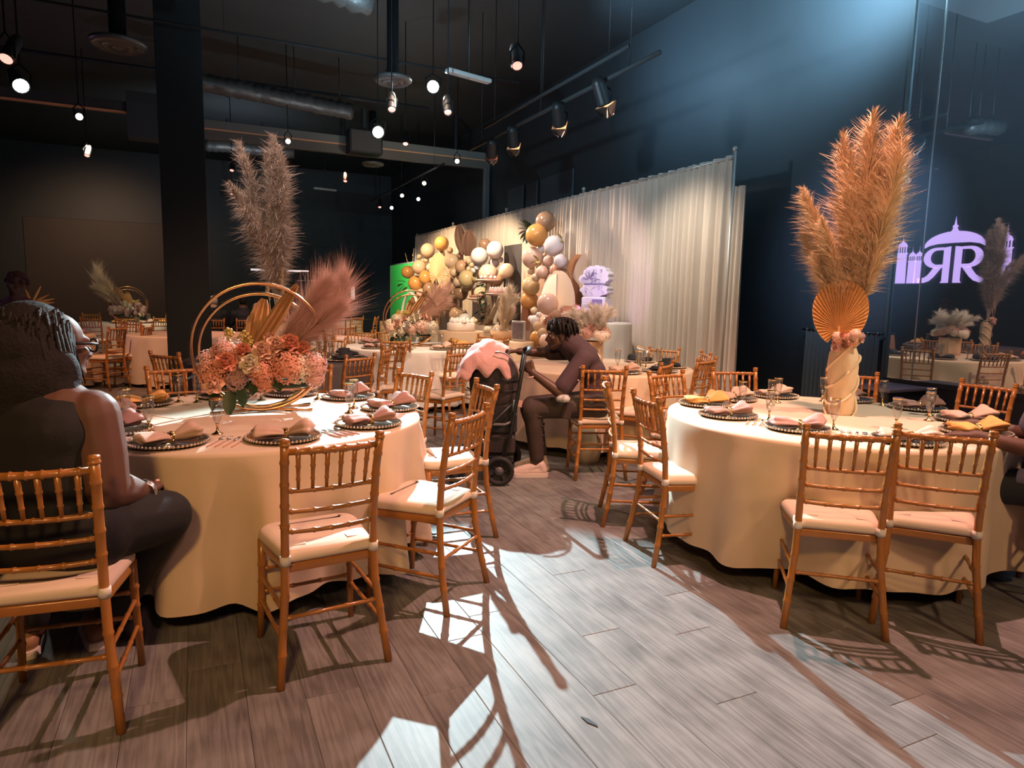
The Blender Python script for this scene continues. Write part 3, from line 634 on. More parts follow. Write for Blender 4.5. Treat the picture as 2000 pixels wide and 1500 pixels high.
# ------------------------------------------------------------------ place settings
ZT = .764
CH_PL = MB().lathe([(0, .004), (.110, .004), (.118, .007), (.150, .013), (.160, .017), (.163, .016), (.158, .010), (.115, .001), (0, .001)], 40).mesh('charger_plate', CHARGERM)
bb = MB()
for k in range(58): a = 2*PI*k/58; bb.ball((.163*math.cos(a), .163*math.sin(a), .0165), .0068, 6, 4)
CH_BD = bb.mesh('bead_rim', BEAD)
CH_WELL = MB().lathe([(.1095, .0045), (.110, .0058), (.116, .0072), (.119, .0078)], 40).mesh('well_ring', SILVER)
def napkin_mb(seed, fat=1.0):
    q = random.Random(seed); mb = MB(); nu, nv = 34, 26; p1, p2, p3 = [q.uniform(0, 6) for _ in range(3)]
    vs = []
    for i in range(nu+1):
        u = i/nu; x = -.135+.27*u; c = .55
        d = (u-c)
        wid = .016+(.060 if u > c else .052)*min(1, abs(d)/.30)**.75*fat; hgt = .012+(.025 if u > c else .013)*min(1, abs(d)/.28)**.8*fat
        e = 1.0
        if u < .06: e = .25+.75*u/.06
        if u > .92: e = .30+.70*(1-u)/.08
        for j in range(nv):
            a = 2*PI*j/nv; amp = .20*min(1, abs(d)/.15)
            k = 1+amp*(math.sin(5*a+p1+2.2*u)*.6+math.sin(8*a+p2-3*u)*.4+.35*math.sin(3*a+p3+7*u))
            hy = wid*e*math.cos(a)*k; hz = hgt*e*math.sin(a)*k
            vs.append((x+.01*math.sin(2*a+p2)*(1-e), hy+.012*math.sin(4*u*2+p3)*abs(d), .010+hgt*.88+hz*(1 if hz > 0 else .8)))
    fs = [tuple(range(nv-1, -1, -1)), tuple(nu*nv+j for j in range(nv))]
    for i in range(nu):
        for j in range(nv): j2 = (j+1) % nv; fs.append((i*nv+j, i*nv+j2, (i+1)*nv+j2, (i+1)*nv+j))
    return mb.add(vs, fs)
NAP = {}
for nm, m in (('p', PINKN), ('o', ORANGEN), ('b', BEIGEN), ('k', BLACKN)):
    for sd in (1, 2, 3): NAP[nm, sd] = napkin_mb(sd*7+ord(nm), 1+.12*(sd-1)).mesh('napkin', m)
rg = MB().lathe([(.020, -.012), (.0235, -.008), (.022, 0), (.0235, .008), (.020, .012), (.0175, .008), (.0175, -.008)], 16, Matrix.Translation((.0135, 0, .024)) @ Matrix.Rotation(PI/2, 4, 'Y'))
for k in range(7): a = 2*PI*k/7; rg.ball((.0135, .024*math.cos(a), .024+.024*math.sin(a)), .0065, 6, 5)
NRING = rg.mesh('napkin_ring', GOLD)
def charger(label, x, y, group): 
    t = thing('charger_plate', label, 'plate', (x, y, ZT), rnd.uniform(0, 6), group); obj('plate', CH_PL, t); obj('bead_rim', CH_BD, t); obj('well_ring', CH_WELL, t); return t
def napkin(label, x, y, ang, kind, sd, group):
    t = obj('napkin', NAP[kind, sd], None, (x, y, ZT+.004), (0, 0, rz(ang)), label=label, cat='napkin', group=group); obj('napkin_ring', NRING, t); return t
GP, GN = 'beaded charger plates', 'ring gathered napkins'
CN = {'p': 'dusty pink', 'o': 'mustard orange', 'b': 'beige', 'k': 'black'}
def setting(x, y, ang, kind, sd, where):
    charger('beaded plate under %s napkin %s' % (CN[kind], where), x, y, GP); napkin('%s napkin in a gold ring %s' % (CN[kind], where), x, y, ang, kind, sd, GN)
# near hoop table
for s in [(-.12, 3.23, 20, 'b', 1, 'beside the seated woman at the hoop table front'), (.35, 3.17, -10, 'b', 2, 'behind the empty front chair'), (.79, 3.38, 12, 'p', 1, 'nearest the sunlit stripe chair'), (1.02, 3.83, 25, 'p', 3, 'at the aisle edge of the hoop table'),
          (.88, 4.32, 40, 'p', 2, 'at the hoop table by the copper toned chair'), (-.29, 4.41, 10, 'o', 1, 'by the back chair of the hoop table'), (-.43, 4.02, 30, 'p', 1, 'at the seated woman far elbow'), (-.36, 3.58, 60, 'p', 2, 'half hidden behind the seated woman arm'),
          (.16, 4.60, -20, 'p', 3, 'behind the hoop flowers under green leaves'), (.56, 4.58, 5, 'p', 1, 'behind the hoop flowers under the crossing rods')]: setting(*s)
# pampas vase table
for s in [(2.96, 3.35, 0, 'o', 3, 'at the aisle edge of the pampas table'), (2.80, 2.97, -15, 'p', 1, 'nearest the aisle chair at the pampas table'), (3.31, 3.48, 10, 'b', 2, 'behind the orange napkin at the pampas table'), (3.72, 3.50, 15, 'b', 1, 'against the dark wall behind the pampas table'),
          (2.87, 2.53, -40, 'p', 2, 'in front of the fan vase'), (4.22, 2.78, -20, 'p', 3, 'by the stage block at the pampas table'), (4.05, 2.36, -25, 'b', 3, 'behind the orange napkin near the guest in blue'), (3.70, 2.11, -20, 'o', 2, 'in front of the guest in blue'),
          (3.14, 2.10, -45, 'b', 1, 'behind the two overlapping chairs'), (4.10, 3.20, 30, 'b', 2, 'half hidden behind the pampas vase')]: setting(*s)
# other tables (fewer settings, seen small)
for cx, cy, kinds, where in [(*TN, 'kkbk', 'on the feather box table'), (*TM, 'ppboop', 'on the middle hoop table'), (*TD, 'kko', 'on the unlit dark table'), (*T1, 'op', 'on the orange lit table'), (*T2, 'obo', 'on the distant hoop table')]:
    n = len(kinds)
    for k, kd in enumerate(kinds):
        a = {'on the feather box table': (-70, -30, -105, 20), 'on the middle hoop table': (-150, -120, -75, -40, 10, 130), 'on the unlit dark table': (-40, 5, 60), 'on the orange lit table': (-20, 20), 'on the distant hoop table': (-100, -60, -20)}[where][k]
        xx, yy = cx+.70*math.cos(rz(a)), cy+.70*math.sin(rz(a))
        pos = ('first', 'second', 'third', 'fourth', 'fifth', 'sixth')[k]+' from the aisle'
        charger('dark beaded charger plate %s %s' % (where, pos), xx, yy, GP); napkin('small %s napkin %s %s' % (CN[kd], where, pos), xx, yy, a+100, kd, 1+k % 3, GN)
# flutes
FLU = MB().lathe([(.0265, .168), (.0245, .11), (.020, .075), (.012, .056), (.005, .05), (.005, .052), (.011, .059), (.019, .077), (.0235, .11), (.0257, .168)], 20).mesh('bowl', GLASS)
FRIM = MB().lathe([(.0257, .163), (.0267, .163), (.0270, .170), (.0257, .170)], 20).mesh('gold_rim', GOLD)
FFT = MB().lathe([(0, .002), (.026, .002), (.026, .004), (.012, .010), (.0055, .022), (.0055, .044), (.009, .052), (.0, .052)], 16).mesh('foot', GOLD)
for k in range(1): pass
def flute(label, x, y, group='gold rimmed champagne flutes', sc=1):
    t = thing('champagne_flute', label, 'glass', (x, y, ZT), 0, group, scale=sc); obj('bowl', FLU, t); obj('gold_rim', FRIM, t); obj('foot', FFT, t)
for lb, x, y in [('gold rimmed flute by the plate at the seated woman far elbow', -.33, 3.86), ('gold rimmed flute between the seated woman and the front plate', -.21, 3.54), ('gold rimmed flute beside the shining white plate', -.10, 4.46), ('clear flute standing by the cutlery at the hoop table front', .08, 3.38),
                 ('gold rimmed flute under the middle of the hoop flowers', .36, 4.40), ('gold rimmed flute under the flowers end beside the crossing rods', .69, 4.33), ('nearer of two flutes among the three aisle side napkins', .77, 3.76), ('farther of two flutes among the three aisle side napkins', .83, 3.92), ('gold rimmed flute below the hanging leaves of the hoop flowers', .00, 4.42),
                 ('nearer of two overlapping flutes by the orange napkin at the pampas table', 3.14, 3.21), ('farther of two overlapping flutes by the orange napkin at the pampas table', 3.40, 3.22), ('flute between two pink napkins before the fan vase', 2.95, 2.80), ('flute against the dark wall at the pampas table', 3.52, 3.28),
                 ('flute in front of the pampas vase foot', 3.06, 2.46), ('flute half hidden behind the pampas vase', 3.88, 3.22), ('flute between the vase and the stage block', 4.13, 2.96), ('taller looking flute beside the orange chair by the stage', 4.04, 2.58), ('flute beside the beige napkin near the guest in blue', 3.85, 2.46), ('flute behind the crossing chair finials', 3.42, 2.36)]: flute(lb, x, y)
for cx, cy, n, where in [(*TN, 6, 'on the feather box table'), (*TM, 2, 'on the middle hoop table'), (*TD, 3, 'on the unlit dark table'), (*T2, 3, 'on the distant hoop table'), (*T1, 2, 'on the orange lit table')]:
    for k in range(n):
        a = rz({'on the feather box table': (-100, -62, -28, -22, 5, -85), 'on the middle hoop table': (-105, -60), 'on the unlit dark table': (-35, -20, 35), 'on the distant hoop table': (-30, -38, -46), 'on the orange lit table': (10, 30)}[where][k]); r_ = .42+.08*(k % 3)
        flute('slim flute %s, %s from the aisle' % (where, ('first', 'second', 'third', 'fourth', 'fifth', 'sixth')[k]), cx+r_*math.cos(a), cy+r_*math.sin(a), sc=1.15)
# cutlery with rose handles
ROSE = mat('rose_handle', (.72, .46, .42), .35)
def cut_mb(kind):
    h = MB().tube([(0, -.10, .006), (0, -.03, .006), (0, .01, .006)], [.0045, .006, .004], 7, flat=.55); m = MB()
    if kind == 'fork':
        m.tube([(0, .01, .006), (0, .055, .006)], .0022, 6); m.box((0, .062, .007), (.020, .012, .002))
        for k in range(4): m.tube([((k-1.5)*.0058, .066, .007), ((k-1.5)*.0058, .10, .009)], .0014, 5)
    elif kind == 'spoon':
        m.tube([(0, .01, .006), (0, .058, .006)], .0022, 6); m.ball((0, .080, .007), (.0165, .024, .0045), 10, 6)
    else:
        m.tube([(0, .01, .006), (0, .03, .006)], .0025, 6); m.prism([(-.006, .03), (.005, .03), (.006, .10), (.0, .112), (-.006, .10)], .005, .0068)
    return h.mesh('handle', ROSE), m.mesh(kind+'_head', SILVER)
CUT = {k: cut_mb(k) for k in ('fork', 'spoon', 'knife')}
def cutlery(kind, label, x, y, ang):
    t = thing(kind, label, kind, (x, y, ZT-.001), rz(ang), 'rose handled cutlery'); obj('handle', CUT[kind][0], t); obj('head', CUT[kind][1], t)
for k, (kd, dx) in enumerate((('fork', -.035), ('fork', 0), ('knife', .035), ('spoon', .07))):
    for (x, y, an, where) in ((.10, 3.18, -22, 'between the two front plates of the hoop table'), (.585, 3.20, 25, 'beside the aisle side plates of the hoop table'), (2.80, 2.76, -50, 'beside the pink napkin nearest the aisle chair'), (3.0, 2.32, -55, 'in front of the fan vase behind the chair rail'), (.93, 3.60, 60, 'on the bright aisle edge of the hoop table'), (-.30, 3.42, -60, 'beside the seated woman forearm'), (.35, 4.62, 170, 'under the hoop flowers at the back')):
        c, s = math.cos(rz(an)), math.sin(rz(an)); cutlery(kd, '%s rose handled %s %s' % (('outer', 'inner', 'silver bladed', 'round bowled')[k], kd, where), x+dx*c, y+dx*s, an)
mc = thing('menu_card', 'narrow printed menu card lying on the near hoop table', 'card', (-.15, 3.96, ZT), rz(38))
part('card', MB().box((0, 0, .0015), (.055, .19, .0025)), mat('card_cream', (.85, .76, .62), .6), mc, False)
for k in range(7): part('printed_line', MB().box((0, .07-.022*k, .0031), (.030 if k % 2 else .038, .005, .0008)), mat('card_ink', (.45, .25, .18), .6), mc, False)
# ------------------------------------------------------------------ flowers, plumes and centrepieces
def petal(mb, base, axis_yaw, tilt, L, W, cup, curl, M):
    vs = []
    for i in range(4):
        t = i/3
        for j in range(4):
            s = j/3*2-1; wdt = W*math.sin(PI*(.18+.66*t))**.8
            x = s*wdt; y = L*t; z = cup*(s*s)*W*(.4+t)-curl*t*t*L
            vs.append((x, y, z))
    fs = [(i*4+j, i*4+j+1, i*4+j+5, i*4+j+4) for i in range(3) for j in range(3)]
    mb.add(vs, fs, M @ Matrix.Rotation(axis_yaw, 4, 'Z') @ Matrix.Translation((0, base, 0)) @ Matrix.Rotation(tilt, 4, 'X'))
def rose_mesh(m, seed):
    q = random.Random(seed); mb = MB(); a = 0
    for ring, (n, base, tilt, L, W, cup, curl) in enumerate(((3, .10, 1.50, .62, .26, .9, -.15), (4, .18, 1.36, .70, .36, .8, -.05), (5, .26, 1.12, .78, .46, .6, .10), (6, .32, .80, .82, .52, .45, .25), (6, .34, .42, .80, .54, .3, .4))):
        for k in range(n): petal(mb, base*.55, a+2*PI*k/n+q.uniform(-.12, .12), tilt+q.uniform(-.08, .08), L*.8, W*.8, cup, curl, Matrix.Translation((0, 0, .10+.03*ring-.06*ring*ring*.4)))
        a += .7
    mb.ball((0, 0, -.12), (.40, .40, .28), 10, 6); return mb.mesh('rose', m)
def hydra_mesh(m, seed, n=64):
    q = random.Random(seed); mb = MB(); ga = PI*(3-5**.5)
    for k in range(n):
        z = 1-1.65*(k+.5)/n; r = math.sqrt(max(0, 1-z*z)); d = V((r*math.cos(ga*k), r*math.sin(ga*k), z)); d = (d+V((q.uniform(-.1, .1),)*3)).normalized()
        M = Matrix.Translation(d*q.uniform(.80, 1.0)) @ d.to_track_quat('Z', 'Y').to_matrix().to_4x4() @ Matrix.Rotation(q.uniform(0, 6), 4, 'Z')
        for p in range(4):
            a = PI/2*p; M2 = M @ Matrix.Rotation(a, 4, 'Z'); s = q.uniform(.9, 1.15)
            mb.add([(0, 0, 0), (.15*s, .08*s, .06), (.27*s, 0, .0), (.15*s, -.08*s, .06), (.18*s, 0, .10)], [(0, 3, 4), (0, 4, 1), (1, 4, 2), (4, 3, 2)], M2)
    mb.ball((0, 0, 0), .72, 10, 7); return mb.mesh('hydrangea', m)
def leaf_mesh(m):
    vs = []
    for i in range(5):
        t = i/4; wdt = .28*math.sin(PI*min(1, .06+.94*t))**.7 if 0 < i < 4 else (.02 if i == 0 else 0)
        vs += [(-wdt, t, .10*wdt-.25*t*t), (0, t, -.25*t*t-.03), (wdt, t, .10*wdt-.25*t*t)]
    fs = [(i*3+j, i*3+j+1, i*3+j+4, i*3+j+3) for i in range(4) for j in range(2)]
    return MB().add(vs, fs).mesh('leaf', m)
FC = {'coral': (.80, .38, .26), 'peach': (.88, .60, .46), 'cream': (.90, .80, .62), 'pink': (.84, .52, .45), 'dusty': (.56, .36, .32), 'white': (.84, .78, .68), 'brick': (.66, .22, .12)}
FMS = {k: mat('petal_'+k, c, .75, 0, .14, 9, spec=.12) for k, c in FC.items()}
ROSEM = {k: rose_mesh(m, hash(len(k))) for k, m in FMS.items()}; HYDM = {k: hydra_mesh(m, len(k)*3) for k, m in FMS.items()}
LEAFM = leaf_mesh(mat('dark_leaf', (.035, .075, .035), .45, 0, .3, 6)); LEAFY = leaf_mesh(mat('yellow_leaf', (.42, .36, .10), .5, 0, .3, 6))
def flower(kind, col, parent, p, r, d=None, nm=None):
    d = V(d or (rnd.uniform(-.4, .4), -1, rnd.uniform(.2, .9))).normalized()
    return obj(nm or ('rose' if kind == 'r' else 'hydrangea'), (ROSEM if kind == 'r' else HYDM)[col], parent, p, d.to_track_quat('Z', 'Y').to_euler(), r)
def leaf(parent, p, d, s, y=False):
    return obj('leaf', LEAFY if y else LEAFM, parent, p, V(d).to_track_quat('Y', 'Z').to_euler(), s)

def plume_mesh(name, m, L=1.0, rad=.16, n=1500, curve=.25, stem0=.30, seed=1, droop=.10, wdt=.0028, up=.75, fluffy=1.0):
    """a pampas plume: bare stem along +Z bending to +X, then a tapered cloud of fine strands"""
    q = random.Random(seed); mb = MB()
    C = lambda t: V((curve*L*t*t, 0, L*t*(1-.12*curve*t)))
    T = lambda t: (C(min(t+.02, 1.02))-C(t-.02)).normalized()
    mb.tube([C(t/8*.95) for t in range(9)], [.005*(1-.6*t/8) for t in range(9)], 5)
    nc = max(8, n//26)
    for c in range(nc):
        tc = stem0+(1-stem0)*((c+q.random())/nc); sc_ = (tc-stem0)/(1-stem0); ac = q.uniform(0, 2*PI); spread = q.uniform(.10, .80)*(1-.45*sc_); lc = q.uniform(.55, 1.2)
        for k in range(26):
            t = min(1, max(stem0, tc+q.uniform(-.05, .05))); s = (t-stem0)/(1-stem0)
            env = rad*fluffy*(math.sin(PI*min(1, .14+.78*s))**.7)
            tg = T(t); a = ac+q.gauss(0, .38); o = tg.orthogonal().normalized(); sd = (Matrix.Rotation(a, 3, tg) @ o)
            d = (tg*up+sd*spread*q.uniform(.6, 1.3)).normalized(); ln = env/.46*lc*q.uniform(.5, 1.1)
            p0 = C(t); p1 = p0+d*ln*.5+V((0, 0, droop*.1*ln)); p2 = p0+d*ln+sd*ln*.12+V((curve*.2*ln, 0, -droop*ln*q.uniform(.4, 1.4)))
            wv = d.cross(V((q.uniform(-1, 1), q.uniform(-1, 1), q.uniform(-1, 1)))); wv = wv.normalized()*wdt*.5 if wv.length > 1e-4 else V((wdt*.5, 0, 0))
            mb.add([p0-wv, p0+wv, p1+wv*1.2, p1-wv*1.2, p2], [(0, 1, 2, 3), (3, 2, 4)])
    return mb.mesh(name, m, False)
PL_TAN = mat('pampas_tan', (.82, .63, .40), .8, 0, .15, 6); PL_GREY = mat('pampas_taupe', (.62, .52, .45), .85, 0, .15, 6); PL_PINK = mat('pampas_pink', (.70, .46, .40), .85, 0, .18, 6); PL_CREAM = mat('pampas_cream', (.80, .66, .48), .85, 0, .12, 6)
PT = [plume_mesh('pampas_plume', PL_TAN, 1.0, .095, 3000, c, .30, sd, .22, .0024) for c, sd in ((.05, 1), (.16, 2), (.34, 3))]
PG = [plume_mesh('pampas_plume', PL_GREY, 1.0, .092, 2600, c, .26, sd, .45, .003) for c, sd in ((.04, 4), (.14, 5), (.34, 6))]
PPK = [plume_mesh('pampas_plume', PL_PINK, 1.0, .27, 5200, c, .20, sd, .16, .0020, 1.15) for c, sd in ((.05, 7), (.30, 8))]
PBL = [plume_mesh('pampas_plume', mat('pampas_blush', (.88, .60, .47), .85, 0, .12, 6), 1.0, .27, 2600, c, .20, sd, .16, .0035, 1.15) for c, sd in ((.05, 7), (.30, 8))]
PCR = [plume_mesh('pampas_plume', PL_CREAM, 1.0, .26, 1100, c, .25, sd, .15, .004, 1.1) for c, sd in ((.1, 9), (.5, 10))]
WHEAT = plume_mesh('dried_spike', PL_TAN, 1.0, .05, 260, .2, .3, 12, .0, .006)
def plume(parent, me, p, d, L, spin=0, nm='pampas_plume'):
    qd = V(d).normalized().to_track_quat('Z', 'X') @ Euler((0, 0, spin)).to_quaternion()
    return obj(nm, me, parent, p, qd.to_euler(), L)
def spear(parent, m, p, d, L, w_, nm='palm_spear', spin=0):
    """folded dried palm spear: pleated narrow blade"""
    mb = MB(); n = 7; vs = []
    for i in range(9):
        t = i/8; ww = w_*math.sin(PI*min(1, .10+.86*t))**.6
        for j in range(n): s = j/(n-1)*2-1; vs.append((s*ww, (.010 if j % 2 else -.010)*(1-.3*t)+.25*s*s*ww, L*t))
    fs = [(i*n+j, i*n+j+1, (i+1)*n+j+1, (i+1)*n+j) for i in range(8) for j in range(n-1)]
    mb.add(vs, fs); q = V(d).normalized().to_track_quat('Z', 'X') @ Euler((0, 0, spin)).to_quaternion()
    return obj(nm, mb.mesh(nm, m, False), parent, p, q.to_euler())
PALM = mat('dried_palm', (.50, .28, .12), .7, 0, .25, 25, stretch=(8, 8, 1))

def hoop_piece(label, x, y, face, sc=1, flip=1, pal=None, ps=1.0, pk=PPK):
    """double ring on curved feet with a flower band, a dried palm spear and pink plumes (local x right, -y to viewer)"""
    pal = pal or {'a': 'coral', 'b': 'peach', 'c': 'cream', 'd': 'pink'}
    t = thing('hoop_centerpiece', label, 'centrepiece', (x, y, ZT), rz(face), 'hoop flower centrepieces', scale=(sc*flip, sc, sc)); R = .338
    for yy, R in ((-.06, .350), (.055, .322)):
        part('hoop', MB().tube([(R*math.sin(2*PI*k/56), yy, R+.012+R*math.cos(2*PI*k/56)) for k in range(56)], .0105, 8, closed=True), COPPER, t)
    for s in (-1, 1):
        part('foot_rod', MB().tube([(-.26, s*.115, .010), (-.12, s*.07, .010), (0, s*.045, .011), (.12, s*.06, .010), (.27, s*.10, .010)], .0085, 8), COPPER, t)
    part('moss_trough', MB().box((0, 0, .150), (.52, .085, .05), ch=.015), mat('moss_dark', (.05, .07, .04), .9, 0, .4, 30, .6, 60), t)
    part('trough_rail', MB().tube([(-.27, -.05, .125), (.30, -.05, .125)], .006, 6), COPPER, t)
    A, B, C, D = pal['a'], pal['b'], pal['c'], pal['d']
    FL_ = [('r', A, -.175, -0.120, .285, 0.074), ('r', C, -.050, -0.130, .275, 0.072), ('r', B, .010, -0.105, .345, 0.070), ('r', B, .080, -0.085, .372, 0.069), ('r', A, .155, -0.075, .378, 0.077), ('r', A, -.090, -0.085, .345, 0.058), ('r', A, .225, -0.075, .358, 0.054), ('r', B, .055, -0.020, .40, 0.058), ('r', D, -.215, -0.050, .325, 0.064),
           ('h', A, .005, -.10, .225, .075), ('h', A, .140, -.10, .255, .095), ('h', C, .195, -.075, .245, .085), ('h', D, .275, -.07, .255, .080), ('h', A, -.245, -.09, .215, .075), ('h', 'dusty' if pal['a'] == 'coral' else D, -.130, -.085, .195, .065), ('h', D, -.185, -.04, .35, .06), ('h', D, -.262, -.03, .275, .07), ('r', B, -.235, -0.135, .165, 0.064), ('h', B, .08, .06, .30, .10), ('h', D, -.10, .07, .29, .10), ('h', C, .2, .06, .3, .09), ('h', A, .02, -.11, .165, .05), ('h', D, .285, -.08, .185, .055)]
    for k, cc, fx, fy, fz, rr_ in FL_: flower(k, cc, t, (fx, fy, fz), rr_, (rnd.uniform(-.3, .3)+fx, -1.1+2*(fy > 0), .35+rnd.uniform(0, .5)))
    for k in range(10):
        fx = rnd.uniform(-.2, -.04); fz = rnd.uniform(.39, .46); part('filler_sprig', MB().tube([(fx*.9, -.02, .30), (fx, -.03, fz)], .002, 4).ball((fx, -.03, fz), .011, 6, 5).ball((fx+.014, -.035, fz-.016), .009, 6, 5).ball((fx-.013, -.025, fz-.012), .009, 6, 5).ball((fx+.004, -.045, fz-.026), .009, 6, 5), mat('yellow_berries', (.56, .44, .13), .6), t)
    for p, d, s in [((-.22, -.07, .14), (-.4, -.5, -.9), .13), ((-.16, -.08, .13), (-.1, -.6, -1), .14), ((-.11, -.08, .15), (.25, -.5, -1), .12), ((.06, -.08, .2), (.35, -.8, -.5), .12), ((-.28, -.02, .26), (-1, -.3, .4), .10), ((-.30, -.02, .22), (-1, -.2, -.2), .09), ((.12, -.06, .33), (.2, -.8, .5), .09), ((-.05, -.06, .31), (-.2, -.8, .6), .08), ((.27, -.04, .33), (.6, -.4, .6), .09), ((-.03, -.09, .18), (-.2, -.8, -.6), .10)]: leaf(t, p, d, s)
    spear(t, PALM, (-.035, -.01, .33), (.62, -.12, 1.0), .45, .042); spear(t, PALM, (-.06, .01, .31), (.28, .05, 1.0), .33, .06)
    plume(t, pk[0], (.0, .02, .26), (.66, .0, .74), .56*ps, 0, 'pink_plume'); plume(t, pk[1], (.03, .05, .26), (.80, .1, .44), .62*ps, 0, 'pink_plume'); plume(t, pk[0], (.02, .0, .27), (.80, -.1, .56), .50*ps, 1, 'pink_plume')
    return t
hoop_piece('copper hoop centrepiece of coral roses with a pink plume on the near table', .33, 4.02, -5)
hoop_piece('golden hoop centrepiece of cream flowers on the middle table', TM[0]-.03, TM[1], -15, 1.04, 1, {'a': 'peach', 'b': 'cream', 'c': 'white', 'd': 'cream'}, pk=PBL)
hoop_piece('distant pale hoop centrepiece with two beige plumes beside the column', T2[0], T2[1], 0, 1.05, -1, {'a': 'dusty', 'b': 'cream', 'c': 'white', 'd': 'dusty'}, pk=PCR, ps=1.35)

# wrapped vase with paper fan, coral posy and tall pampas
WRAP = mat('cloth_wrap', (.80, .62, .40), .8, 0, .08, 18, .4, 26, stretch=(1, 1, .5))
FANM = mat('paper_fan', (.80, .45, .17), .75, 0, .10, 30)
def fan(parent, p, d, R, m=FANM, n=40, span=318, nm='palm_fan', stem=.12):
    mb = MB(); vs = [(0, 0, 0), (0, .004, 0)]; a0 = rz(90-span/2)
    for k in range(2*n+1):
        a = a0+rz(span)*k/(2*n); e = .004 if k % 2 else -.004; rr_ = R*(1+.03*math.sin(a*3))*(1 if k % 2 else .985)
        off = R*.52*(1 if True else 0)
        x, z = rr_*math.cos(a)*.92, (rr_*math.sin(a)+off)*1.18
        vs += [(x*.5, e*1.5, z*.5), (x, e*2.2, z)]
    fs = []
    for k in range(2*n): a = 2+2*k; fs += [(0, a+2, a), (a, a+2, a+3, a+1)]
    mb.add(vs, fs); mb.tube([(0, 0, .02), (0, 0, -stem)], .006, 6)
    q = V(d).normalized().to_track_quat('-Y', 'Z'); return obj(nm, mb.mesh(nm, m, False), parent, p, q.to_euler())
def pampas_vase(label, x, y, face, plumes, meshes, z0=ZT, fanned=True):
    t = thing('pampas_vase', label, 'centrepiece', (x, y, z0), rz(face), 'tall pampas vases')
    part('vase', MB().lathe([(0, 0), (.075, 0), (.080, .01), (.074, .10), (.080, .20), (.086, .29), (.080, .37), (.062, .41), (.056, .43), (.05, .43), (.05, .40), (0, .38)], 28, ripple=lambda a, z: 1+.05*math.sin(3*a+14*z)+.025*math.sin(7*a-9*z)), WRAP, t)
    for k in range(4):
        pts = [(.088*math.cos(a)*(1-.05*math.sin(a*3)), .088*math.sin(a), .06+.10*k+.10*math.sin(a+.6*k)) for a in [2*PI*i/20 for i in range(20)]]
        part('wrap_fold', MB().tube(pts, .0075, 6, closed=True), WRAP, t)
    if fanned: fan(t, (-.04, -.085, .515), (0, -1, .06), .165)
    for k in range(16): a = rnd.uniform(0, 2*PI); flower('h' if k % 3 else 'r', ('pink', 'peach', 'coral', 'peach')[k % 4], t, (rnd.uniform(-.055, .085), -.10+rnd.uniform(-.02, .05), .435+rnd.uniform(-.035, .055)), rnd.uniform(.022, .034))
    for q_ in ((-.16, .82), (.13, .78)):
        if not fanned: plume(t, WHEAT, (q_[0]*.3, -.06, .34), (q_[0], -.1, 1), q_[1], 0, 'dried_spike')
    for (dx, dy, dz, L, kk, sp) in plumes: plume(t, meshes[kk], (dx*.03, dy*.03, .34), (dx, dy, dz), L, sp)
    return t
pampas_vase('ivory wrapped vase with round paper fan and tall tan pampas on the near right table', 3.55, 2.82, -52,
            [(.08, 0, 1, 1.38, 0, 0), (.10, .04, 1, 1.30, 0, 2), (.18, .03, 1, 1.35, 0, 0), (.20, -.03, 1, 1.22, 0, 1), (-.04, .03, 1, 1.30, 0, 3), (-.02, -.03, 1, 1.18, 0, 1), (-.12, 0, 1, 1.02, 1, 3.1), (-.19, .03, 1, .80, 1, 3.1), (-.17, -.05, 1, .64, 1, 3.2), (.22, -.03, 1, 1.0, 1, .2), (.02, -.06, 1, .95, 0, 1), (.10, -.06, 1, .95, 1, .4), (.16, -.05, 1, .85, 1, .2), (-.06, -.06, 1, .82, 1, 2.8)], PT)
pampas_vase('tall taupe pampas vase on the unlit dark table behind the hoop flowers', TD[0]-.04, TD[1]-.33, -20,
            [(-.15, 0, 1, 1.72, 0, 3.2), (.03, .0, 1, 1.76, 0, 0), (-.04, .05, 1, 1.58, 0, 1), (-.03, -.05, 1, 1.34, 2, 3.1), (.05, 0, 1, 1.30, 2, 0), (.06, -.05, 1, 1.66, 0, 0), (.0, .02, 1, 1.45, 0, 2), (.06, .04, 1, 1.12, 2, .3), (-.03, 0, 1, 1.20, 1, 3.1), (.02, -.04, 1, 1.25, 0, 3), (0, .0, 1, 1.0, 0, 4), (.02, .03, 1, 1.5, 0, 5), (.0, -.04, 1, 1.6, 0, 2.2), (.01, -.05, 1, 1.1, 0, 2.2), (-.01, .05, 1, 1.3, 0, .5)], PG, fanned=False)

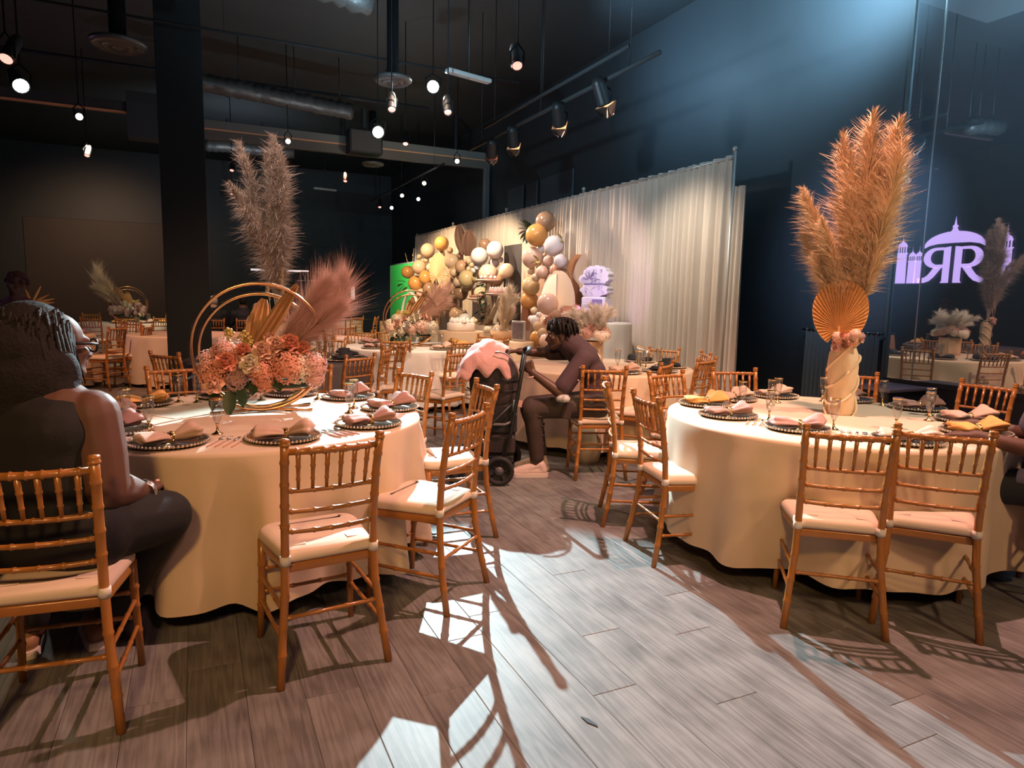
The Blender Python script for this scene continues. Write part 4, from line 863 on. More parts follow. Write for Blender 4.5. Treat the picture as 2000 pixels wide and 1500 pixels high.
# flower boxes
def flower_box(label, x, y, z0, box, cols, feathers, n=34, r=.21, hz=.16, bm=None):
    t = thing('flower_box', label, 'centrepiece', (x, y, z0), .3)
    m = bm or mat('beige_box', (.52, .36, .24), .6, 0, .05, 8)
    part('box', MB().lathe([(0, 0), (box[0], 0), (box[0], box[1]), (box[0]-.008, box[1]), (box[0]-.008, box[1]-.02), (0, box[1]-.02)], 8), m, t, False)
    part('ribbon', MB().lathe([(box[0]+.002, box[1]*.10), (box[0]+.004, box[1]*.10), (box[0]+.004, box[1]*.16), (box[0]+.002, box[1]*.16)], 8), mat('box_ribbon', (.40, .26, .17), .5), t, False)
    for k in range(n):
        a = rnd.uniform(0, 2*PI); rr_ = r*math.sqrt(rnd.random()); zz = box[1]+hz*(1-(rr_/r)**2*.75)+rnd.uniform(-.02, .02)
        flower('h' if k % 2 else 'r', cols[k % len(cols)], t, (rr_*math.cos(a), rr_*math.sin(a), zz), rnd.uniform(.040, .062), (math.cos(a)*rr_*4, math.sin(a)*rr_*4, 1))
    for k in range(feathers):
        a = rnd.uniform(0, 2*PI); plume(t, PWH[k % 2], (.08*math.cos(a), .08*math.sin(a), box[1]+hz*.6), (math.cos(a)*rnd.uniform(.5, 1.2), math.sin(a)*rnd.uniform(.5, 1.2), rnd.uniform(1.0, 2.0)), rnd.uniform(.18, .27), rnd.uniform(0, 6), 'feather_plume')
    return t
PWH = [plume_mesh('feather_plume', mat('feather_white', (.86, .84, .78), .8), 1.0, .34, 700, c, .12, sd, .2, .008, .9) for c, sd in ((.2, 21), (.4, 22))]
flower_box('beige box of dried roses topped with white feathers on the table behind the man', TN[0]-.12, TN[1]+.02, ZT, (.135, .25), ('cream', 'dusty', 'cream', 'white'), 30, 56, .20, .17)
flower_box('coral flower box with dry spikes seen past the seated woman hair', T1[0]-.02, T1[1]+.1, ZT, (.17, .36), ('coral', 'peach', 'pink'), 0, 26, .22, .12)
dsp = thing('dried_palm_bunch', 'dry palm spikes fanning out of the coral flowers behind the woman', 'plant', (T1[0]+.1, T1[1], ZT+.45))
for dx, dz, L in ((1, .25, .30), (1, .6, .26), (.5, 1, .28), (-.3, 1, .22), (1, .05, .28)): spear(dsp, mat('dry_palm_pale', (.50, .40, .22), .7), (.05, 0, 0), (dx, -.1, dz), L, .014)
# ------------------------------------------------------------------ draped backdrop and party display
LG=[
(4.95,14.22,2.59,0.159,'o'),(4.95,15.19,2.49,0.169,'c'),(5.00,14.40,2.37,0.091,'t'),(5.05,13.96,2.43,0.069,'b'),
(4.95,15.85,2.38,0.062,'c'),(4.95,15.59,2.27,0.055,'c'),(4.85,15.52,2.12,0.172,'c'),(4.95,14.83,2.23,0.087,'c'),
(4.85,14.71,2.08,0.095,'c'),(4.95,15.30,2.28,0.066,'c'),(4.95,16.81,2.04,0.163,'o'),(4.85,15.77,1.74,0.191,'o'),
(4.95,15.29,1.87,0.180,'o'),(4.95,15.00,1.59,0.177,'b'),(4.85,13.83,1.57,0.151,'t'),(5.15,14.88,2.24,0.103,'b'),
(4.95,13.56,2.18,0.162,'c'),(4.95,13.04,2.28,0.052,'s'),(4.95,12.93,2.33,0.036,'s'),(4.90,12.83,2.04,0.141,'t'),
(4.85,13.17,1.93,0.084,'c'),(4.95,13.64,2.02,0.060,'c'),(4.85,12.41,1.79,0.175,'v'),(4.95,13.17,1.75,0.105,'c'),
(4.95,13.43,1.63,0.148,'b'),(4.95,12.61,2.14,0.063,'c'),(4.95,12.43,2.06,0.050,'c'),(4.85,12.35,1.98,0.045,'c'),
(4.85,12.52,2.13,0.035,'s'),(4.85,11.80,2.20,0.162,'w'),(4.85,11.08,2.27,0.151,'w'),(5.10,12.13,2.44,0.118,'b'),
(4.95,11.31,2.06,0.088,'w'),(4.85,11.89,2.00,0.063,'w'),(4.85,12.05,1.94,0.054,'w'),(4.95,11.97,1.96,0.058,'w'),
(5.00,11.17,2.11,0.050,'w'),(4.80,11.25,1.85,0.179,'p'),(4.95,11.24,1.77,0.143,'t'),(4.95,10.79,1.90,0.134,'c'),
(4.95,12.19,1.82,0.099,'v'),(5.05,12.92,1.68,0.130,'v'),(5.05,13.28,1.52,0.160,'b'),(4.85,11.74,1.51,0.124,'c'),
(5.05,15.90,1.39,0.234,'t'),(5.05,15.02,1.19,0.253,'b'),(4.95,15.68,1.51,0.123,'p'),(5.10,14.03,1.29,0.196,'b'),
(5.10,13.63,1.06,0.165,'t'),(4.95,17.46,0.89,0.169,'o'),(4.75,16.82,0.63,0.118,'g'),(4.65,12.00,0.99,0.139,'g'),
(4.75,10.31,1.25,0.154,'l'),(5.05,16.86,0.96,0.198,'b'),(4.95,10.96,1.04,0.091,'c')
]
RG=[
(5.00,9.48,2.62,0.159,'b'),(4.85,9.48,2.41,0.173,'o'),(4.85,8.91,2.21,0.151,'w'),(4.85,9.61,2.07,0.171,'p'),
(4.95,9.52,2.20,0.072,'w'),(4.85,9.07,2.00,0.081,'p'),(4.85,8.70,1.98,0.099,'w'),(4.80,9.17,1.83,0.101,'p'),
(4.85,8.84,1.85,0.091,'s'),(4.95,8.80,1.79,0.095,'t'),(4.85,9.64,1.86,0.061,'c'),(4.75,9.28,1.75,0.065,'c'),
(4.85,9.65,1.63,0.146,'y'),(4.85,9.71,1.40,0.133,'o'),(4.60,8.59,1.36,0.156,'p'),(4.75,9.27,1.10,0.079,'w'),
(4.65,8.66,1.09,0.093,'p'),(4.65,8.99,1.02,0.073,'c'),(4.65,8.82,0.93,0.076,'c'),(4.75,9.40,1.12,0.052,'w'),
(4.70,9.05,1.19,0.042,'w'),(4.75,9.17,0.83,0.122,'o'),(4.65,8.69,0.82,0.112,'p'),(4.95,9.91,1.50,0.083,'o'),
(4.85,9.49,1.24,0.060,'c')
]
DRAPE = mat('sheer_drape', (.66, .57, .47), .8, 0, .30, 9, sheen=.2, stretch=(1, 3.2, .03)); UPR = mat('drape_upright', (.55, .52, .48), .4, .5)  # vertical streaks in the drape colour stand in for pleat shade and layered sheer
def drape_mesh(length, h, seed):
    q = random.Random(seed); n = int(length/.0115); ph = 0; prof = []
    fr = [q.uniform(0, 6) for _ in range(4)]
    for c in range(n+1):
        y = c/n*length; ph = y*2*PI/.105+1.6*math.sin(y*3.1+fr[0])+1.1*math.sin(y*7.3+fr[1])
        prof.append(.034*math.sin(ph)*(1+.6*math.sin(y*2.2+fr[2]))+.014*math.sin(y*113+fr[3])*(1+math.sin(y*5))*.5+.016*math.sin(y*31+fr[3])+.012*math.sin(y*1.7))
    mb = MB(); rows = [(h, .25), (h-.03, .35), (h-.07, .55), (h-.11, .5), (h*.75, .9), (h*.45, 1.05), (h*.2, 1.15), (.03, 1.25)]
    vs = []
    for z, k in rows:
        for c in range(n+1): vs.append((prof[c]*k, c/n*length, z+(.006*math.sin(c*.35) if z > h-.02 else 0)))
    fs = [(r*(n+1)+c, r*(n+1)+c+1, (r+1)*(n+1)+c+1, (r+1)*(n+1)+c) for r in range(len(rows)-1) for c in range(n)]
    return mb.add(vs, fs).mesh('drape_cloth', DRAPE)
upr = [6.0, 9.25, 12.12, 15.08, 17.9]
for k in range(4):
    a, b = upr[k], upr[k+1]
    t = thing('backdrop_drape', ('pleated drape section at the free end beside the blue wall', 'pleated drape section behind the ice sculpture and balloon column', 'pleated drape section behind the white balloons', 'farthest pleated drape section beside the green screen')[k], 'curtain', (5.5, a, 0), group='pleated backdrop sections')
    obj('drape_cloth', drape_mesh(b-a, 3.06, 40+k), t)
    part('crossbar', MB().tube([(0, 0, 3.03), (0, b-a, 3.03)], .016, 8), UPR, t)
    part('upright', MB().tube([(.03, 0, 0), (.03, 0, 3.12)], .022, 10).ball((.03, 0, 3.13), .032, 8, 6), UPR, t)
    part('base_plate', MB().box((.03, .02, .006), (.4, .36, .012)), BLACK, t, False)
    if k == 3: part('upright', MB().tube([(.03, b-a, 0), (.03, b-a, 3.12)], .022, 10), UPR, t)
sdr = thing('side_drape', 'loose pale drape edge hanging at the free end of the backdrop', 'curtain', (5.56, 5.86, 0))
part('drape_cloth', curtain(-.02, .14, .02, 2.72, 2, .05, 0), DRAPE, sdr)

BCOL = {'o': (.72, .36, .11), 'c': (.80, .60, .40), 't': (.60, .38, .23), 'b': (.34, .21, .13), 's': (.78, .40, .26), 'v': (.56, .45, .24), 'w': (.86, .78, .76), 'p': (.86, .58, .45), 'g': (.58, .56, .52), 'l': (.76, .50, .56), 'y': (.82, .58, .30)}
def balloon_mesh(m):
    prof = [(.018, -1.13), (.045, -1.12), (.018, -1.08), (.05, -1.05)]+[(math.cos(a)*(1-.05*max(0, -math.sin(a))), math.sin(a)*(1.06 if math.sin(a) < 0 else 1)) for a in [-PI/2+.10+(PI-.10)*k/13 for k in range(13)]]+[(0, 1)]
    return MB().lathe(prof, 20).mesh('balloon', m)
BM = {k: balloon_mesh(mat('balloon_'+k, c, .22, 0, spec=.6, sss=.08)) for k, c in BCOL.items()}
def garland(label, L_, x0, y0, extra=None):
    t = thing('balloon_garland', label, 'balloons', (x0, y0, 0))
    for X, Y, Z, r, c in L_: obj('balloon', BM[c], t, (X-x0, Y-y0, Z), (rnd.uniform(-.5, .5), rnd.uniform(-.9, -.2), rnd.uniform(0, 6)), r)
    return t
gl = garland('long balloon garland in tan, cream and white along the draped backdrop', LG, 4.95, 13.5)
gr = garland('tall balloon column of peach, white and tan beside the ice sculpture', RG, 4.85, 9.2)
# dried palms and leaves tucked in the balloons
spear(gl, mat('brown_palm', (.16, .085, .055), .7, 0, .2, 20), (.02, -.62, 2.28), (-.1, .25, 1), .62, .17, 'palm_leaf', 1.57); spear(gl, mat('brown_palm', (.16, .085, .055), .7), (.05, -.78, 2.25), (-.1, -.25, 1), .52, .15, 'palm_leaf', 1.57)
fan(gl, (-.10, .75, 1.86), (-1, -.4, .1), .30, mat('beige_fan', (.62, .40, .22), .75), 26); fan(gl, (-.08, -.1, 1.62), (-1, -.4, .2), .26, mat('beige_fan', (.62, .40, .22), .75), 26)
for p, d, s in [((-.15, 2.95, 1.78), (-.6, .4, .3), .22), ((-.17, 3.05, 1.70), (-.6, .2, -.5), .22), ((-.15, 2.85, 1.66), (-.6, -.4, -.3), .2), ((-.15, 3.2, 1.74), (-.4, .8, -.1), .22), ((-.2, -.3, 1.85), (-.8, -.3, .2), .14), ((-.1, 1.6, 1.36), (-.8, 0, -.3), .16)]: leaf(gl, p, d, s)
for p, d in [((0, 2.95, 2.05), (-.3, .6, .8)), ((0, 2.75, 2.1), (-.2, .1, 1)), ((.05, -.4, 1.7), (-.5, .2, .3))]: plume(gl, WHEAT, p, d, .5, 0, 'dried_spike')
for k in range(14): a = k*.45; leaf(gr, (.02, .55, 2.50), (-.5, .8*math.cos(a), .9*math.sin(a)), .22, False)
for p in [(-.05, .1, 2.0), (.1, -.35, 2.3)]:
    for k in range(4): leaf(gr, p, (-.7, math.cos(k*1.6), math.sin(k*1.6)), .14, True)

# boards
def arch_poly(w_, h, n=20): return [(-w_/2, 0), (w_/2, 0), (w_/2, h-w_/2)]+[(w_/2*math.cos(PI*k/n), h-w_/2+w_/2*math.sin(PI*k/n)) for k in range(1, n)]+[(-w_/2, h-w_/2)]
def board(name, label, poly, x, y, z, face, m, th=.03, rim=None):
    t = thing(name, label, 'board', (x, y, z), rz(face)); M = Matrix.Rotation(PI/2, 4, 'X')
    part('board', MB().prism(poly, -th/2, th/2, M), m, t, False); return t
PANELD = mat('charcoal_board', (.052, .044, .042), .5); CREAMB = mat('cream_board', (.80, .62, .46), .55); RUST = mat('rust_board', (.50, .24, .12), .6, 0, .06, 4)
b1 = board('backdrop_board', 'tall charcoal rectangular board between the two balloon displays', [(-.37, 0), (.37, 0), (.37, 2.36), (-.37, 2.36)], 5.12, 10.88, 0, -90, PANELD)
b2 = board('printed_board', 'tall printed board with painted pampas behind the balloon column', [(-.42, 0), (.42, 0), (.42, 2.38), (-.42, 2.38)], 5.05, 9.95, 0, -90, mat('printed_cream', (.66, .47, .34), .6, 0, .12, 2.5))
for k in range(6):
    xx = -.34+.05*k; part('painted_plume', MB().prism([(xx-.03, .9), (xx+.03, .9), (xx+.045+.01*k, 1.45), (xx+.03, 1.9-.1*(k % 3)), (xx-.005, 1.6)], -.018, -.0155, Matrix.Rotation(PI/2, 4, 'X') @ Matrix.Scale(-1, 4, (0, 0, 1))), mat('painted_pampas', (.48, .23, .13), .7), b2, False)
board('backdrop_board', 'rust brown arched board behind the ice sculpture', arch_poly(.62, 2.10), 5.22, 8.82, 0, -90, RUST)
rib = thing('ribbed_arch', 'cream arched board with a ribbed half behind a pink balloon', 'board', (4.80, 8.68, 0), rz(-90))
part('board', MB().prism(arch_poly(.98, 1.84), -.02, .02, Matrix.Rotation(PI/2, 4, 'X')), CREAMB, rib, False)
for k in range(20):
    xx = -.44+.0235*k; top = 1.35+math.sqrt(max(0, .47**2-(xx)**2))*.98-.02
    part('rib', MB().tube([(xx, -.024, .02), (xx, -.024, top)], .010, 6), CREAMB, rib)
cres = [(math.cos(a)*.42, math.sin(a)*.42) for a in [rz(20+8*k) for k in range(12)]]+[(.10+math.cos(a)*.36, -.12+math.sin(a)*.36) for a in [rz(108-8.2*k) for k in range(12)]]
cr_ = thing('crescent_board', 'cream crescent shaped board above the rust arch', 'board', (5.0, 8.42, 1.70), rz(-90))
part('board', MB().prism([(-.26, .40), (-.10, .36), (.05, .24), (.16, .06), (.10, .02), (-.04, -.06), (-.16, -.22), (-.20, -.12), (-.19, .02), (-.21, .15), (-.25, .28)], -.02, .02, Matrix.Rotation(PI/2, 4, 'X') @ Matrix.Scale(-1, 4, (1, 0, 0))), CREAMB, cr_, False)
part('rod', MB().tube([(.0, .02, .05), (.0, .06, -1.70)], .010, 6), BLACK, cr_)

# plinths and sweets
PLN_ = mat('beige_plinth', (.62, .45, .29), .55, 0, .03, 3)
def plinth(label, x, y, r, h):
    t = thing('plinth', label, 'plinth', (x, y, 0)); part('drum', MB().lathe([(0, 0), (r, 0), (r, h-.012), (r-.008, h), (0, h)], 40), PLN_, t, sh=40)
    part('base_band', MB().lathe([(r+.001, 0), (r+.004, 0), (r+.004, .03), (r+.001, .03)], 40), PLN_, t); return t
plinth('wide beige plinth under the branching dessert stand', 4.72, 10.93, .52, .96); plinth('smaller beige plinth under the white meringue cake', 3.74, 9.80, .36, .91); plinth('low beige plinth by the pampas and basket', 4.36, 9.62, .28, .78)
BARK = mat('pale_branch', (.55, .44, .28), .8, 0, .25, 14, .4, 30)
tr = thing('dessert_stand', 'branching driftwood dessert stand with leaves on the wide plinth', 'stand', (4.66, 10.9, .96))
mb = MB()
for pts, r0, r1 in [([(0, 0, 0), (.03, .03, .25), (-.02, -.02, .48), (0, .02, .72)], .10, .045), ([(0, 0, .05), (-.05, -.22, .12), (-.03, -.38, .30), (0, -.52, .47)], .07, .03), ([(0, 0, .1), (0, .20, .18), (-.02, .34, .30), (0, .38, .40)], .06, .028), ([(0, 0, .02), (-.1, .25, .03), (-.12, .38, .10)], .06, .03), ([(0, 0, .02), (-.12, -.22, .05), (-.15, -.36, .14)], .055, .025), ([(-.02, -.1, .15), (-.08, -.16, .30), (-.10, -.28, .36)], .04, .02)]:
    for a, b in zip(pts, pts[1:]):
        i = pts.index(a)/(len(pts)-1); j = pts.index(b)/(len(pts)-1); mb.capsule(a, b, lerp(r0, r1, i), lerp(r0, r1, j), 8)
part('branch', blob(mb, 'branch', BARK, .014, 2), None, tr)
for p, r in (((0, .02, .74), .22), ((0, -.54, .50), .26), ((0, .40, .42), .24)):
    part('cake_plate', MB().lathe([(0, 0), (r*.5, 0), (r, .02), (r, .045), (0, .03)], 22, Matrix.Translation(p)), mat('rose_plate', (.66, .44, .36), .35), tr)
for k in range(30):
    t_ = k/30; leaf(tr, (-.09+.03*math.sin(k*2), .10*math.sin(k*1.7), .06+.70*t_), (-.8, math.cos(k*2.4), .5*math.sin(k*1.3)), .10+.03*(k % 3))
ic = mat('icing_pale', (.86, .70, .62), .4); pk_ = mat('icing_red', (.60, .16, .10), .4)
pop = MB().ball((0, 0, .035), .032, 8, 6).mesh('cake_pop', ic); cup = MB().lathe([(0, 0), (.024, 0), (.032, .035), (0, .035)], 10).mesh('cup', pk_)
def sweets(name, label, me, pts, under=None):
    for k, p in enumerate(pts):
        o = obj(name, me, None, p, label=label, cat='sweet', group=label)
        if under: obj('cup', under, o)
sweets('cake_pop', 'small iced cake pop on the top plate of the dessert stand', pop, [(4.66+.13*math.cos(a), 10.92+.13*math.sin(a), 1.745) for a in [k*2*PI/8 for k in range(8)]]+[(4.66, 10.92, 1.80)])
tall = MB().lathe([(0, 0), (.026, 0), (.032, .04), (.028, .075), (.018, .10), (0, .115)], 10).mesh('cupcake', ic)
sweets('cupcake', 'cupcake with pale icing in a red cup on the right arm plate', tall, [(4.66-.10+.09*(k % 3), 10.36+.42*((k//3)/4-.5), 1.505) for k in range(15)], cup)
sweets('truffle', 'round brown truffle on the lower arm plate of the dessert stand', MB().ball((0, 0, .028), .028, 8, 6).mesh('truffle', mat('truffle_brown', (.30, .15, .10), .5)), [(4.66-.10+.10*(k % 3), 11.30+.36*((k//3)/3-.5), 1.425) for k in range(12)])
ck = thing('meringue_cake', 'white meringue topped cake on the smaller plinth', 'cake', (3.74, 9.80, .91), scale=.88)
part('cake_body', MB().lathe([(0, 0), (.24, 0), (.25, .03), (.25, .13), (.22, .15), (0, .15)], 24), mat('white_icing', (.84, .74, .64), .5), ck)
for k in range(16): a = k*2.4; r_ = .05+.011*k; part('meringue', MB().lathe([(.045, 0), (.05, .02), (.035, .05), (.012, .085), (0, .095)], 9, Matrix.Translation((r_*math.cos(a), r_*math.sin(a), .145))), mat('meringue_white', (.88, .80, .72), .6), ck)
# pampas basket, frame and flowers at the foot of the column
bk = thing('pampas_basket', 'flower basket of cream pampas and gypsophila beside the dessert plinth', 'plant', (4.36, 9.62, .78))
part('basket', MB().lathe([(0, 0), (.16, 0), (.19, .14), (.175, .14), (.15, .02), (0, .02)], 18, ripple=lambda a, z: 1+.03*math.sin(18*a)), mat('wicker', (.52, .32, .17), .8, 0, .3, 40, .6, 60), bk)
for dx, dy, L, kk in ((-.2, -.5, .62, 0), (.1, -.3, .70, 0), (-.1, .1, .55, 1), (.1, .6, .45, 1), (0, -.9, .5, 0)): plume(bk, PCR[kk], (0, 0, .08), (dx, dy, 1), L)
for k in range(22): flower('h' if k % 2 else 'r', ('white', 'cream', 'white', 'peach')[k % 4], bk, (rnd.uniform(-.14, .05), rnd.uniform(-.10, .34), .12+rnd.uniform(-.06, .12)), rnd.uniform(.035, .06), (-1, 0, .6))
fr = thing('picture_frame', 'small dark framed photograph standing by the pink balloons', 'frame', (4.35, 9.02, .80), rz(-70)); part('frame_rim', MB().box((0, 0, .15), (.28, .03, .30), ch=.01), mat('frame_grey', (.35, .33, .32), .4), fr, False); part('photo', MB().box((0, -.017, .15), (.22, .006, .24)), mat('photo_dark', (.14, .11, .11), .3, 0, .6, 18), fr, False)
plinth('low plinth carrying the framed photograph', 4.36, 9.03, .23, .79)
cf = thing('coral_flower_mound', 'mound of coral flowers at the foot of the ice sculpture', 'flowers', (4.28, 7.32, 1.08))
for k in range(40): a = rnd.uniform(0, 2*PI); rr_ = .36*math.sqrt(rnd.random()); flower('h' if k % 2 else 'r', ('coral', 'peach', 'pink', 'coral')[k % 4], cf, (rr_*.6*math.cos(a), rr_*1.1*math.sin(a)+.1, .06+.15*(1-(rr_/.36)**2)), rnd.uniform(.05, .085), (-.8, math.sin(a), .8))
plinth('tall plinth under the coral flower mound', 4.28, 7.42, .20, 1.08)
plinth('plinth block at the far end of the garland by the green screen', 4.75, 17.2, .42, .78)

# ice sculpture on a cocktail table
ICE = bpy.data.materials.new('clear_ice'); ICE.use_nodes = True; b_ = ICE.node_tree.nodes['Principled BSDF']
b_.inputs['Base Color'].default_value = (.86, .84, .95, 1); b_.inputs['Roughness'].default_value = .16; b_.inputs['Subsurface Weight'].default_value = .55; b_.inputs['Subsurface Radius'].default_value = (.12, .12, .14); b_.inputs['Subsurface Scale'].default_value = .6
nt_ = ICE.node_tree; n_ = nt_.nodes.new('ShaderNodeTexVoronoi'); n_.inputs['Scale'].default_value = 9; bp_ = nt_.nodes.new('ShaderNodeBump'); bp_.inputs['Strength'].default_value = .5; nt_.links.new(n_.outputs['Distance'], bp_.inputs['Height']); nt_.links.new(bp_.outputs['Normal'], b_.inputs['Normal'])
ct = thing('cocktail_table', 'high cocktail table in a pale floor length cloth under the ice sculpture', 'table', (4.92, 7.7, 0)); part('tabletop', MB().lathe([(0, 1.10), (.42, 1.10), (.42, 1.125), (0, 1.125)], 28), WHITECLOTH, ct, sh=40); part('pole', MB().tube([(0, 0, 0), (0, 0, 1.1)], .04, 10), BLACK, ct)
obj('tablecloth', cloth_mesh('tablecloth', .425, 1.10, 1.132, WHITECLOTH, 31, 9, .03, .03, 90), None, (4.92, 7.7, 0), label='pale cloth draped over the cocktail table', cat='tablecloth')
ice = thing('ice_sculpture', 'carved ice sculpture lit violet on the cocktail table', 'sculpture', (4.92, 7.80, 1.135), rz(-62), scale=.86)
part('plinth_block', MB().box((0, 0, .05), (.50, .30, .10), ch=.02), ICE, ice, False); part('base_block', MB().box((0, 0, .25), (.42, .24, .28), ch=.02), ICE, ice, False)
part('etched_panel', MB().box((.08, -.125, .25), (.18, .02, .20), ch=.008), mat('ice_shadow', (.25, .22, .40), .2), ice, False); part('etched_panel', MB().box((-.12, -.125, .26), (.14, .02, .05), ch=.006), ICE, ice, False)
def lobed(c, rx, rz_, n, amp, ph=0): return [(c[0]+rx*math.cos(a)*(1+amp*abs(math.sin(n*a/2+ph))), c[1]+rz_*math.sin(a)*(1+amp*abs(math.sin(n*a/2+ph)))) for a in [2*PI*k/72 for k in range(72)]]
MX = Matrix.Rotation(PI/2, 4, 'X')
part('carved_middle', MB().prism(lobed((0, .49), .22, .10, 7, .16), -.10, .10, MX), ICE, ice, False)
part('carved_top', MB().prism(lobed((.01, .70), .215, .155, 11, .13), -.085, .085, MX), ICE, ice, False)
part('carved_bud', MB().prism(lobed((-.24, .66), .05, .05, 5, .25), -.06, .06, MX), ICE, ice, False)
FROST = mat('frosted_ice', (.92, .90, .96), .6)
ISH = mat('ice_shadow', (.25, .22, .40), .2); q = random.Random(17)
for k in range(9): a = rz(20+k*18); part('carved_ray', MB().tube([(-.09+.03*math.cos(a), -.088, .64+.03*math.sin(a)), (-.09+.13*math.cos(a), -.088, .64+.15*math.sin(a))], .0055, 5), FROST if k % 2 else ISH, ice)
for k in range(34):
    x, z = q.uniform(-.17, .18), q.uniform(.43, .82)
    if .555 < z < .60: continue
    a = q.uniform(0, PI); l_ = q.uniform(.02, .045); yy = -.102 if z < .56 else -.088
    part('carved_line', MB().tube([(x-l_*math.cos(a), yy, z-l_*math.sin(a)), (x+.008, yy-.003, z+.012), (x+l_*math.cos(a), yy, z+l_*math.sin(a))], .005, 5), FROST if k % 3 else ISH, ice)
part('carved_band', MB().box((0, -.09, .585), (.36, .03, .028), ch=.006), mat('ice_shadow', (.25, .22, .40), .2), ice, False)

# white neon arch, green screen and the photo corner
na = thing('white_hoop_arch', 'slim white oval hoop standing before the green screen', 'arch', (4.72, 15.8, 0), rz(-75)); part('hoop', MB().tube([(.40*math.sin(2*PI*k/32), 0, .82+.69*math.cos(2*PI*k/32)) for k in range(32)], .035, 8, closed=True), mat('arch_white', (.8, .8, .76), .4), na); part('base_bar', MB().box((0, 0, .03), (.6, .25, .06), ch=.01), BLACK, na, False)
gs = thing('green_screen', 'bright green screen panel beyond the end of the drapes', 'screen', (5.42, 19.0, 0))
part('fabric', MB().box((0, 0, 1.20), (.02, 2.4, 2.28)), mat('chroma_green', (.06, .62, .10), .7), gs, False); part('frame_bar', MB().tube([(0, -1.2, 2.35), (0, 1.2, 2.35)], .018, 8), UPR, gs); part('frame_bar', MB().tube([(0, 1.2, 0), (0, 1.2, 2.35)], .018, 8), UPR, gs); part('frame_bar', MB().tube([(0, -1.2, 0), (0, -1.2, 2.35)], .018, 8), UPR, gs)
LED = mat('led_white', (1, 1, 1), .3, emit=(.92, 1, .95), emit_s=7)
def light_stand(label, x, y, h, head):
    t = thing('photo_light', label, 'studio light', (x, y, 0)); part('stand_pole', MB().tube([(0, 0, 0), (0, 0, h)], .012, 8), BLACK, t)
    for k in range(3): a = 2*PI*k/3; part('leg', MB().tube([(0, 0, .45), (.42*math.cos(a), .42*math.sin(a), .01)], .009, 6), BLACK, t)
    head(t, h); return t
def tube_head(t, h): part('led_tube', MB().tube([(0, 0, h-.42), (0, 0, h)], .022, 8), LED, t); part('tube_holder', MB().box((0, .03, h-.2), (.05, .03, .46)), BLACK, t, False)
def box_head(t, h): part('lamp_body', MB().box((0, 0, h), (.20, .14, .24), ch=.02), BLACK, t, False); part('reflector_panel', MB().box((.17, -.03, h), (.10, .02, .26), Matrix.Rotation(.5, 4, 'Z'), .005), mat('reflector_white', (.75, .78, .78), .4, emit=(.8, .9, .9), emit_s=.4), t, False); part('reflector_panel', MB().box((-.12, -.06, h), (.04, .02, .24)), mat('reflector_white', (.75, .78, .78), .4), t, False)
light_stand('vertical white glowing tube light behind the pink plumes', 2.33, 14.0, 1.50, tube_head)
light_stand('small boxy studio light on a stand beyond the pink plumes', 2.81, 14.0, 1.47, box_head)
def bar_head(t, h): part('led_bar', MB().box((-.50, 0, h), (1.08, .05, .035)), mat('led_bar_white', (.8, .84, .86), .4, emit=(.8, .9, 1), emit_s=.5), t, False); part('bar_holder', MB().box((0, 0, h-.05), (.24, .08, .08)), BLACK, t, False); part('camera_body', MB().box((.25, 0, h+.01), (.30, .14, .13), ch=.02), BLACK, t, False)
light_stand('horizontal white light bar with a camera behind the taupe pampas', 2.06, 14.05, 1.88, bar_head)
def rig_head(t, h): part('rig_frame', MB().tube([(-.35, 0, h-.15), (-.35, 0, h), (.25, 0, h), (.25, 0, h-.15)], .012, 6), UPR, t)
light_stand('square camera rig frame behind the pink plumes', 2.25, 14.2, 1.70, rig_head)
# ------------------------------------------------------------------ people
SKIN_D = mat('skin_dark_brown', (.10, .048, .030), .45, 0, .08, 14, .05, 120, sss=.12); SKIN_M = mat('skin_brown', (.13, .060, .040), .62, 0, .06, 12, sss=.12); SKIN_L = mat('skin_light', (.62, .38, .28), .5, sss=.12)
HAIRK = mat('black_hair', (.018, .016, .017), .75, 0, .3, 40, .5, 90, spec=.15); EYEW = mat('eye_white', (.42, .38, .34), .35); EYEK = mat('eye_dark', (.02, .012, .01), .15)
def basis(c, f, u):
    f = V(f).normalized(); u = V(u); u = (u-f*u.dot(f)).normalized(); s = f.cross(u)
    return Matrix(((s.x, f.x, u.x, c[0]), (s.y, f.y, u.y, c[1]), (s.z, f.z, u.z, c[2]), (0, 0, 0, 1)))
def head(mb, M, s=1.0, ears=True):
    B = lambda c, r: mb.ball([x*s for x in c], [x*s for x in r], 14, 10, M)
    def Cp(a, b, ra, rb): mb.capsule(M @ V([x*s for x in a]), M @ V([x*s for x in b]), ra*s, rb*s, 8)
    B((0, -.015, .030), (.075, .096, .088)); B((0, .030, -.030), (.060, .062, .078)); B((0, .058, -.092), (.032, .028, .024)); B((0, .005, -.06), (.055, .06, .045))
    Cp((-.05, .01, -.06), (-.015, .07, -.095), .022, .02); Cp((.05, .01, -.06), (.015, .07, -.095), .022, .02)
    Cp((-.036, .078, .022), (.036, .078, .022), .013, .013); Cp((0, .088, .006), (0, .110, -.030), .009, .013); B((-.013, .098, -.034), (.010, .012, .009)); B((.013, .098, -.034), (.010, .012, .009))
    B((0, .087, -.056), (.025, .016, .0085)); B((0, .084, -.069), (.022, .016, .0095)); B((-.04, .062, -.02), (.022, .022, .022)); B((.04, .062, -.02), (.022, .022, .022))
    if ears:
        for q in (-1, 1): B((.077*q, -.008, -.012), (.010, .021, .033)); B((.079*q, -.004, -.04), (.008, .012, .012))
def eyes(t, M, s=1.0):
    for q in (-1, 1):
        p = M @ V((.031*q*s, .0775*s, .002*s)); o = part('eye', MB().ball(p, .0115*s, 10, 8), EYEW, t)
        part('iris', MB().ball(M @ V((.031*q*s, .0845*s, .002*s)), .0066*s, 8, 6), EYEK, o)
